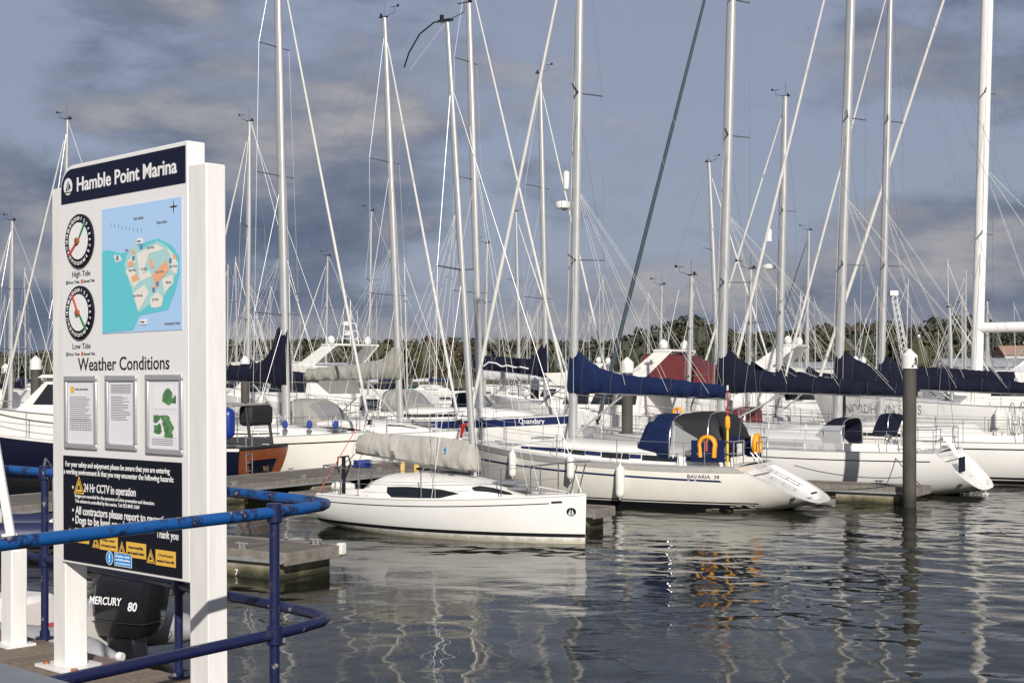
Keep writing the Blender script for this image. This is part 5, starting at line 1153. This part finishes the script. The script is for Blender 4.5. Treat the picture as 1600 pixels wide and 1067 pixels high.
for k in range(8):
    a = k * math.pi / 4; l_ = .038 if k % 2 == 0 else .024; w = .007
    flat(mp_, [(cx, cz), (cx + w * math.cos(a + .8), cz + w * math.sin(a + .8)), (cx + l_ * math.cos(a), cz + l_ * math.sin(a)), (cx + w * math.cos(a - .8), cz + w * math.sin(a - .8))], 'print_dark' if k % 2 == 0 else 'print_white', -.0050 - .0003 * (k % 2 == 0), 'compass_point')
# tide dials
for cz, ag, ar, nm, zt, zl in ((2.311, 52, 218, 'High Tide', 2.123, 2.088), (1.930, -50, 122, 'Low Tide', 1.738, 1.703)):
    cx = .212
    dl = MB().lathe([(.143, 0), (.143, -.012), (.138, -.014)], (cx, -.0005, cz), 40, 'y').build('tide_dial', 'sign_black', pn_)
    MB().lathe([(.098, -.0145), (.098, -.0160)], (cx, 0, cz), 36, 'y').build('dial_face', 'print_white', dl)
    for h_ in range(1, 25):
        a = math.pi / 2 - h_ * math.pi / 12
        o = lettering(dl, str(h_), 0, -.009, .026, 'print_white', 0, align='CENTER', weight=.02, name='numeral'); o.location = (cx + .12 * math.cos(a), -.0150, cz + .12 * math.sin(a)); o.rotation_euler = (0, -(a - math.pi / 2), 0)
    for ang, mm, dy_ in ((ag, 'print_green', -.018), (ar, 'print_red', -.021)):
        a = R(ang); c_, s2 = math.cos(a), math.sin(a); P = lambda l_, w_: (cx + l_ * c_ - w_ * s2, cz + l_ * s2 + w_ * c_)
        MB().prism([P(-.02, -.006), P(.10, -.008), P(.128, 0), P(.10, .008), P(-.02, .006)], dy_, dy_ + .002).build('hand', mm, dl, False)
    MB().lathe([(.017, -.016), (.017, -.03), (.008, -.034)], (cx, 0, cz), 14, 'y').build('hub', 'varnish', dl)
    lettering(pn_, nm, cx + .005, zt, .043, 'print_dark', -.001, align='CENTER', width=.185)
    for xx, mm, tx in ((.058, 'print_green', 'First Tide'), (.215, 'print_red', 'Second Tide')):
        plate(pn_, xx, xx + .017, zl - .002, zl + .018, mm, -.0018, .0012, 'legend_swatch'); lettering(pn_, tx, xx + .024, zl, .022, 'print_dark', -.001, width=.115)
lettering(pn_, 'Weather Conditions', .180, 1.622, .098, 'print_dark', -.001, .878, .008)
# snap frames with printed sheets
for k, (x0, x1, z0, z1) in enumerate(((.044, .382, 1.205, 1.594), (.465, .768, 1.212, 1.594), (.849, 1.182, 1.20, 1.596))):
    fr_ = thing('notice_frame', ('left', 'middle', 'right')[k] + ' one of three silver poster frames under the Weather Conditions heading', 'frame'); del fr_['category']; del fr_['label']
    fr_.parent = pn_; fw = .030
    for a0, a1, b0, b1 in ((x0, x1, z0, z0 + fw), (x0, x1, z1 - fw, z1)): MB().prism([(a0, b0), (a1, b0), (a1, b1), (a0, b1)], -.014, -.0005).build('frame_rail', 'frame_silver', fr_, bevel=.006)
    for a0, a1 in ((x0, x0 + fw), (x1 - fw, x1)): MB().prism([(a0, z0 + fw), (a1, z0 + fw), (a1, z1 - fw), (a0, z1 - fw)], -.0135, -.0005).build('frame_rail', 'frame_silver', fr_, bevel=.006)
    sh_ = plate(fr_, x0 + fw, x1 - fw, z0 + fw, z1 - fw, 'paper', -.003, .002, 'sheet')
    lx0, lx1 = x0 + fw + .022, x1 - fw - .03
    def rule(x0_, x1_, z, h=.004, m_='print_grey', nm='text_line'): plate(sh_, x0_, x1_, z, z + h, m_, -.0042, .0006, nm)
    if k == 0:
        plate(sh_, lx0 + .01, lx0 + .05, z1 - .09, z1 - .055, 'sign_yellow', -.0042, .0006, 'logo')
        lettering(sh_, 'Inshore waters forecast', lx0 + .06, z1 - .075, .014, 'print_dark', -.004, width=.13)
        for q in range(13): rule(lx0, lx1 - random.uniform(0, .07), z1 - .115 - .0105 * q, .0035)
        for q in range(7): rule(lx0, lx1, z0 + .10 + .0095 * q, .003)
        for q in range(9): rule(lx0 + q * (lx1 - lx0) / 8, lx0 + q * (lx1 - lx0) / 8 + .0015, z0 + .10, .058)
    if k == 1:
        for q in range(6): rule(lx0, lx1, z1 - .05 - .008 * q, .003)
        for q in range(11): rule(lx0 + q * (lx1 - lx0) / 10, lx0 + q * (lx1 - lx0) / 10 + .0015, z1 - .09, .045)
        for q in range(15): rule(lx0, lx1 - random.uniform(0, .08), z1 - .11 - .0085 * q, .003)
    if k == 2:
        xa, xb = lx0 + .02, lx1 - .0
        for za_, zb2 in ((z1 - .17, z1 - .055), (z1 - .31, z1 - .20)):
            plate(sh_, xa, xb, za_, zb2, 'print_white', -.0042, .0006, 'chart')
            for q in range(7):
                cx_, cz_ = random.uniform(xa, xb), random.uniform(za_, zb2); rr_ = random.uniform(.025, .055)
                flat(sh_, [(min(xb, max(xa, cx_ + rr_ * random.uniform(.5, 1.2) * math.cos(a_))), min(zb2, max(za_, cz_ + rr_ * .7 * random.uniform(.5, 1.1) * math.sin(a_)))) for a_ in np.linspace(0, 6.28, 11)[:-1]], 'paper_green', -.0054 - .0002 * q, 'chart_land')
        for q in range(4): rule(lx0, lx1 - .03, z0 + .075 - .009 * q, .003)
# dark safety notice
sn = plate(pn_, .028, 1.166, .606, 1.167, 'sign_black', -.007, .0065, 'safety_notice', .002); yn = -.0075
lettering(sn, 'For your safety and enjoyment please be aware that you are entering', .055, 1.109, .040, 'print_white', yn, 1.012, .012)
lettering(sn, 'a working environment & that you may encounter the following hazards:', .036, 1.069, .040, 'print_white', yn, 1.065, .012)
for z in (1.0, .878, .828): flat(sn, circ(.135, z, .0085, 12), 'print_white', yn - .0008, 'bullet')
def warn(x, z, s_):
    w = flat(sn, [(x - s_ * .5, z - s_ * .42), (x + s_ * .5, z - s_ * .42), (x, z + s_ * .5)], 'sign_yellow', yn - .0008, 'warning_triangle')
    flat(sn, [(x - s_ * .40, z - s_ * .36), (x + s_ * .40, z - s_ * .36), (x, z + s_ * .38)], 'print_dark', yn - .0014, 'warning_edge'); flat(sn, [(x - s_ * .33, z - s_ * .32), (x + s_ * .33, z - s_ * .32), (x, z + s_ * .28)], 'sign_yellow', yn - .002, 'warning_field')
    flat(sn, [(x - s_ * .16, z - s_ * .22), (x + s_ * .18, z - s_ * .18), (x + s_ * .08, z - s_ * .02), (x - s_ * .04, z + s_ * .05)], 'print_dark', yn - .0026, 'warning_symbol')
warn(.198, 1.012, .105)
lettering(sn, '24 Hr CCTV in operation', .246, .982, .062, 'print_white', yn, .51, .014)
lettering(sn, 'Images are recorded for the purposes of crime prevention and detection.', .155, .948, .027, 'print_white', yn, .775, .004)
lettering(sn, 'This scheme is controlled by the marina. Tel: 023 8045 2464', .155, .920, .027, 'print_white', yn, .635, .004)
lettering(sn, 'All contractors please report to reception', .160, .858, .062, 'print_white', yn, .905, .014)
lettering(sn, 'Dogs to be kept on a lead', .160, .808, .062, 'print_white', yn, .56, .014)
lettering(sn, 'Thank you', .945, .790, .056, 'print_white', yn, .195, .012)
for k, (xw, x0, x1, t1_, t2_) in enumerate(((.10, .155, .30, 'Slippery', 'surfaces'), (.37, .41, .585, 'Deep water', 'be frequent present'), (.625, .668, .852, 'Beware moving lifting', 'plant & industrial vehicles'), (.895, .940, 1.118, 'Overhead', 'antennas & mast wells'))):
    zc = .745 - .018 * k; warn(xw, zc, .078); p_ = plate(sn, x0, x1, zc - .037, zc + .04, 'sign_yellow', yn - .0015, .001, 'hazard_plate')
    lettering(p_, t1_, (x0 + x1) / 2, zc + .008, .021, 'print_dark', yn - .0025, align='CENTER', width=(x1 - x0) * .72); lettering(p_, t2_, (x0 + x1) / 2, zc - .02, .021, 'print_dark', yn - .0025, align='CENTER', width=(x1 - x0) * .85)
ci = flat(sn, circ(.505, .652, .036), 'print_white', yn - .0008, 'mandatory_disc'); flat(sn, circ(.505, .652, .032), 'sign_blue', yn - .0014, 'disc_field'); plate(sn, .500, .510, .646, .674, 'print_white', yn - .003, .001, 'exclamation'); plate(sn, .500, .510, .632, .641, 'print_white', yn - .003, .001, 'exclamation')
bp_ = plate(sn, .552, .718, .617, .687, 'print_white', yn - .0012, .0008, 'mandatory_border'); p_ = plate(sn, .556, .714, .621, .683, 'sign_blue', yn - .0022, .0008, 'mandatory_plate')
for k, tx in enumerate(('Life jackets must be', 'worn by children at all times', 'on pontoons')): lettering(p_, tx, .635, .664 - .018 * k, .016, 'print_white', yn - .0032, align='CENTER', width=.135)

# gangway post at the far left
gp = thing('gangway_post', 'white gangway post with sloping handrail at the left edge', 'post', (-2.95, 8.42, QZ), QROT)
MB().prism([(-.06, 0), (.07, 0), (.07, .57), (-.06, .66)], -.05, .05).build('post', 'post_white', gp, bevel=.006)
MB().box((0, 0, .008), (.2, .18, .016)).build('foot_plate', 'post_white', gp)
MB().tube([(-.02, 0, .60), (-.28, .02, 1.2), (-.75, .05, 2.3)], .028, 10).build('handrail', 'post_white', gp)
# grey parapet by the camera
e = Vector((-.88, 2.66, 0)); pr = thing('parapet', 'smooth grey parapet cap in the near left corner', 'wall', (e.x, e.y, QZ), QROT)
MB().box((-.6, -.17, .965), (2.6, .34, .19)).build('cap', 'parapet_grey', pr, bevel=.03); MB().box((-.6, -.17, .43), (2.6, .26, .87)).build('wall', 'concrete', pr)
mb = MB(); mb.box((-2, -6, QZ - 1.6), (24, 15.2, 3.1)); tag(mb.build('quay', 'concrete', bevel=.03), 'concrete quay behind the railing', kind='structure')

# mooring lines from boats to pontoons
def rope(label, a, b_, m='rope_dark', sagv=.15, r=.012):
    a, b_ = Vector(a), Vector(b_); pts = [a.lerp(b_, k / 10) - Vector((0, 0, sagv * 4 * (k / 10) * (1 - k / 10))) for k in range(11)]
    tag(MB().tube(pts, r, 5).build('mooring_line', m), label, 'rope', 'mooring lines')
rope('dark mooring line from the cream yacht stern to pile A', wpt(bav, (1.2, -1.35, 1.0)), (9.95, 36.2, .75), sagv=.12)
rope('dark mooring line from the white yacht quarter to the finger by pile A', wpt(y2, (2.3, 1.5, 1.15)), (10.6, 36.9, .5), sagv=.05)
rope('dark mooring line from the white yacht with black cove line to the walkway', (-4.6, 46.2, 1.4), (-5.4, 43.3, .5))
rope('red line from the small sloop stern up to its boom end', wpt(elan, (.3, -.95, .80)), wpt(elan, (.62, -.1, 2.15)), 'rope_red', .0, .010)
rope('pale mooring line from the small sloop bow to its finger', wpt(elan, (EL - .3, .15, .98)), (1.2, 30.9, .5), 'rope_white', .1)

for k, (px_, h_) in enumerate(((628, 1.0), (650, .95))):
    tp_ = thing('mooring_post', ('left', 'right')[k] + ' one of two short yellow timber posts behind the small sloop cabin', 'post', (at(px_, 35.2 + .3 * k), 35.2 + .3 * k, DECK - .3), .3, 'yellow posts on the finger')
    MB().box((0, 0, .3 + h_ / 2), (.13, .13, h_ + .6)).build('shaft', 'post_yellow', tp_, bevel=.01); MB().box((0, 0, .6 + h_), (.17, .17, .03)).build('cap', 'post_yellow', tp_, bevel=.008)
mbc = MB()
for k in range(7):
    a0 = random.uniform(0, 6); rr_ = random.uniform(.16, .3); zz_ = .03 + .03 * k
    mbc.tube([(rr_ * math.cos(a) + .05 * math.sin(3 * a + k), rr_ * .9 * math.sin(a), zz_ + .02 * math.sin(2 * a + k)) for a in np.linspace(a0, a0 + 6.3, 18)], .018, 5)
tc_ = thing('rope_coil', 'heap of royal blue rope on the walkway left of the small sloop boom', 'rope', (at(566, 44.5), 44.5, DECK)); mbc.build('coil', 'rope_blue', tc_)

# fenders and hoods among the rows behind
for k, (rt, xx, sd_, lab) in enumerate(((l1, 5.2, -1, 'white fender on the near side of the yacht with black cove line, amidships'), (l2, 5.4, -1, 'white fender under the pointed windows of the sleek white sloop'), (qd, 6.6, -1, 'blue fender below the blue band of the script named yacht'),
        (y2, 9.6, 1, 'white fender towards the bow of the yacht behind pile A'), (y3, 7.2, 1, 'white fender below the guard rail of the twin wheel yacht'), (ns, 9.0, 1, 'white fender on the tall side of the large motor sailer'))):
    fender(lab, rt, xx, sd_, HD(rt).zs(.5) - .15, .62, .11, ('fender_white', 'fender_white', 'fender_blue')[k == 2 and 2 or 0])
sprayhood(qd, 4.6, 3.2, 1.15, 1.75, .95, 'canvas_stone'); sprayhood(l4, 4.4, 3.0, 1.1, 1.55, .95, 'canvas_navy'); sprayhood(radar_yacht, 4.6, 3.2, 1.1, 1.4, .95, 'canvas_pale'); sprayhood(l1, 4.2, 2.9, 1.1, 1.35, .8, 'canvas_stone')
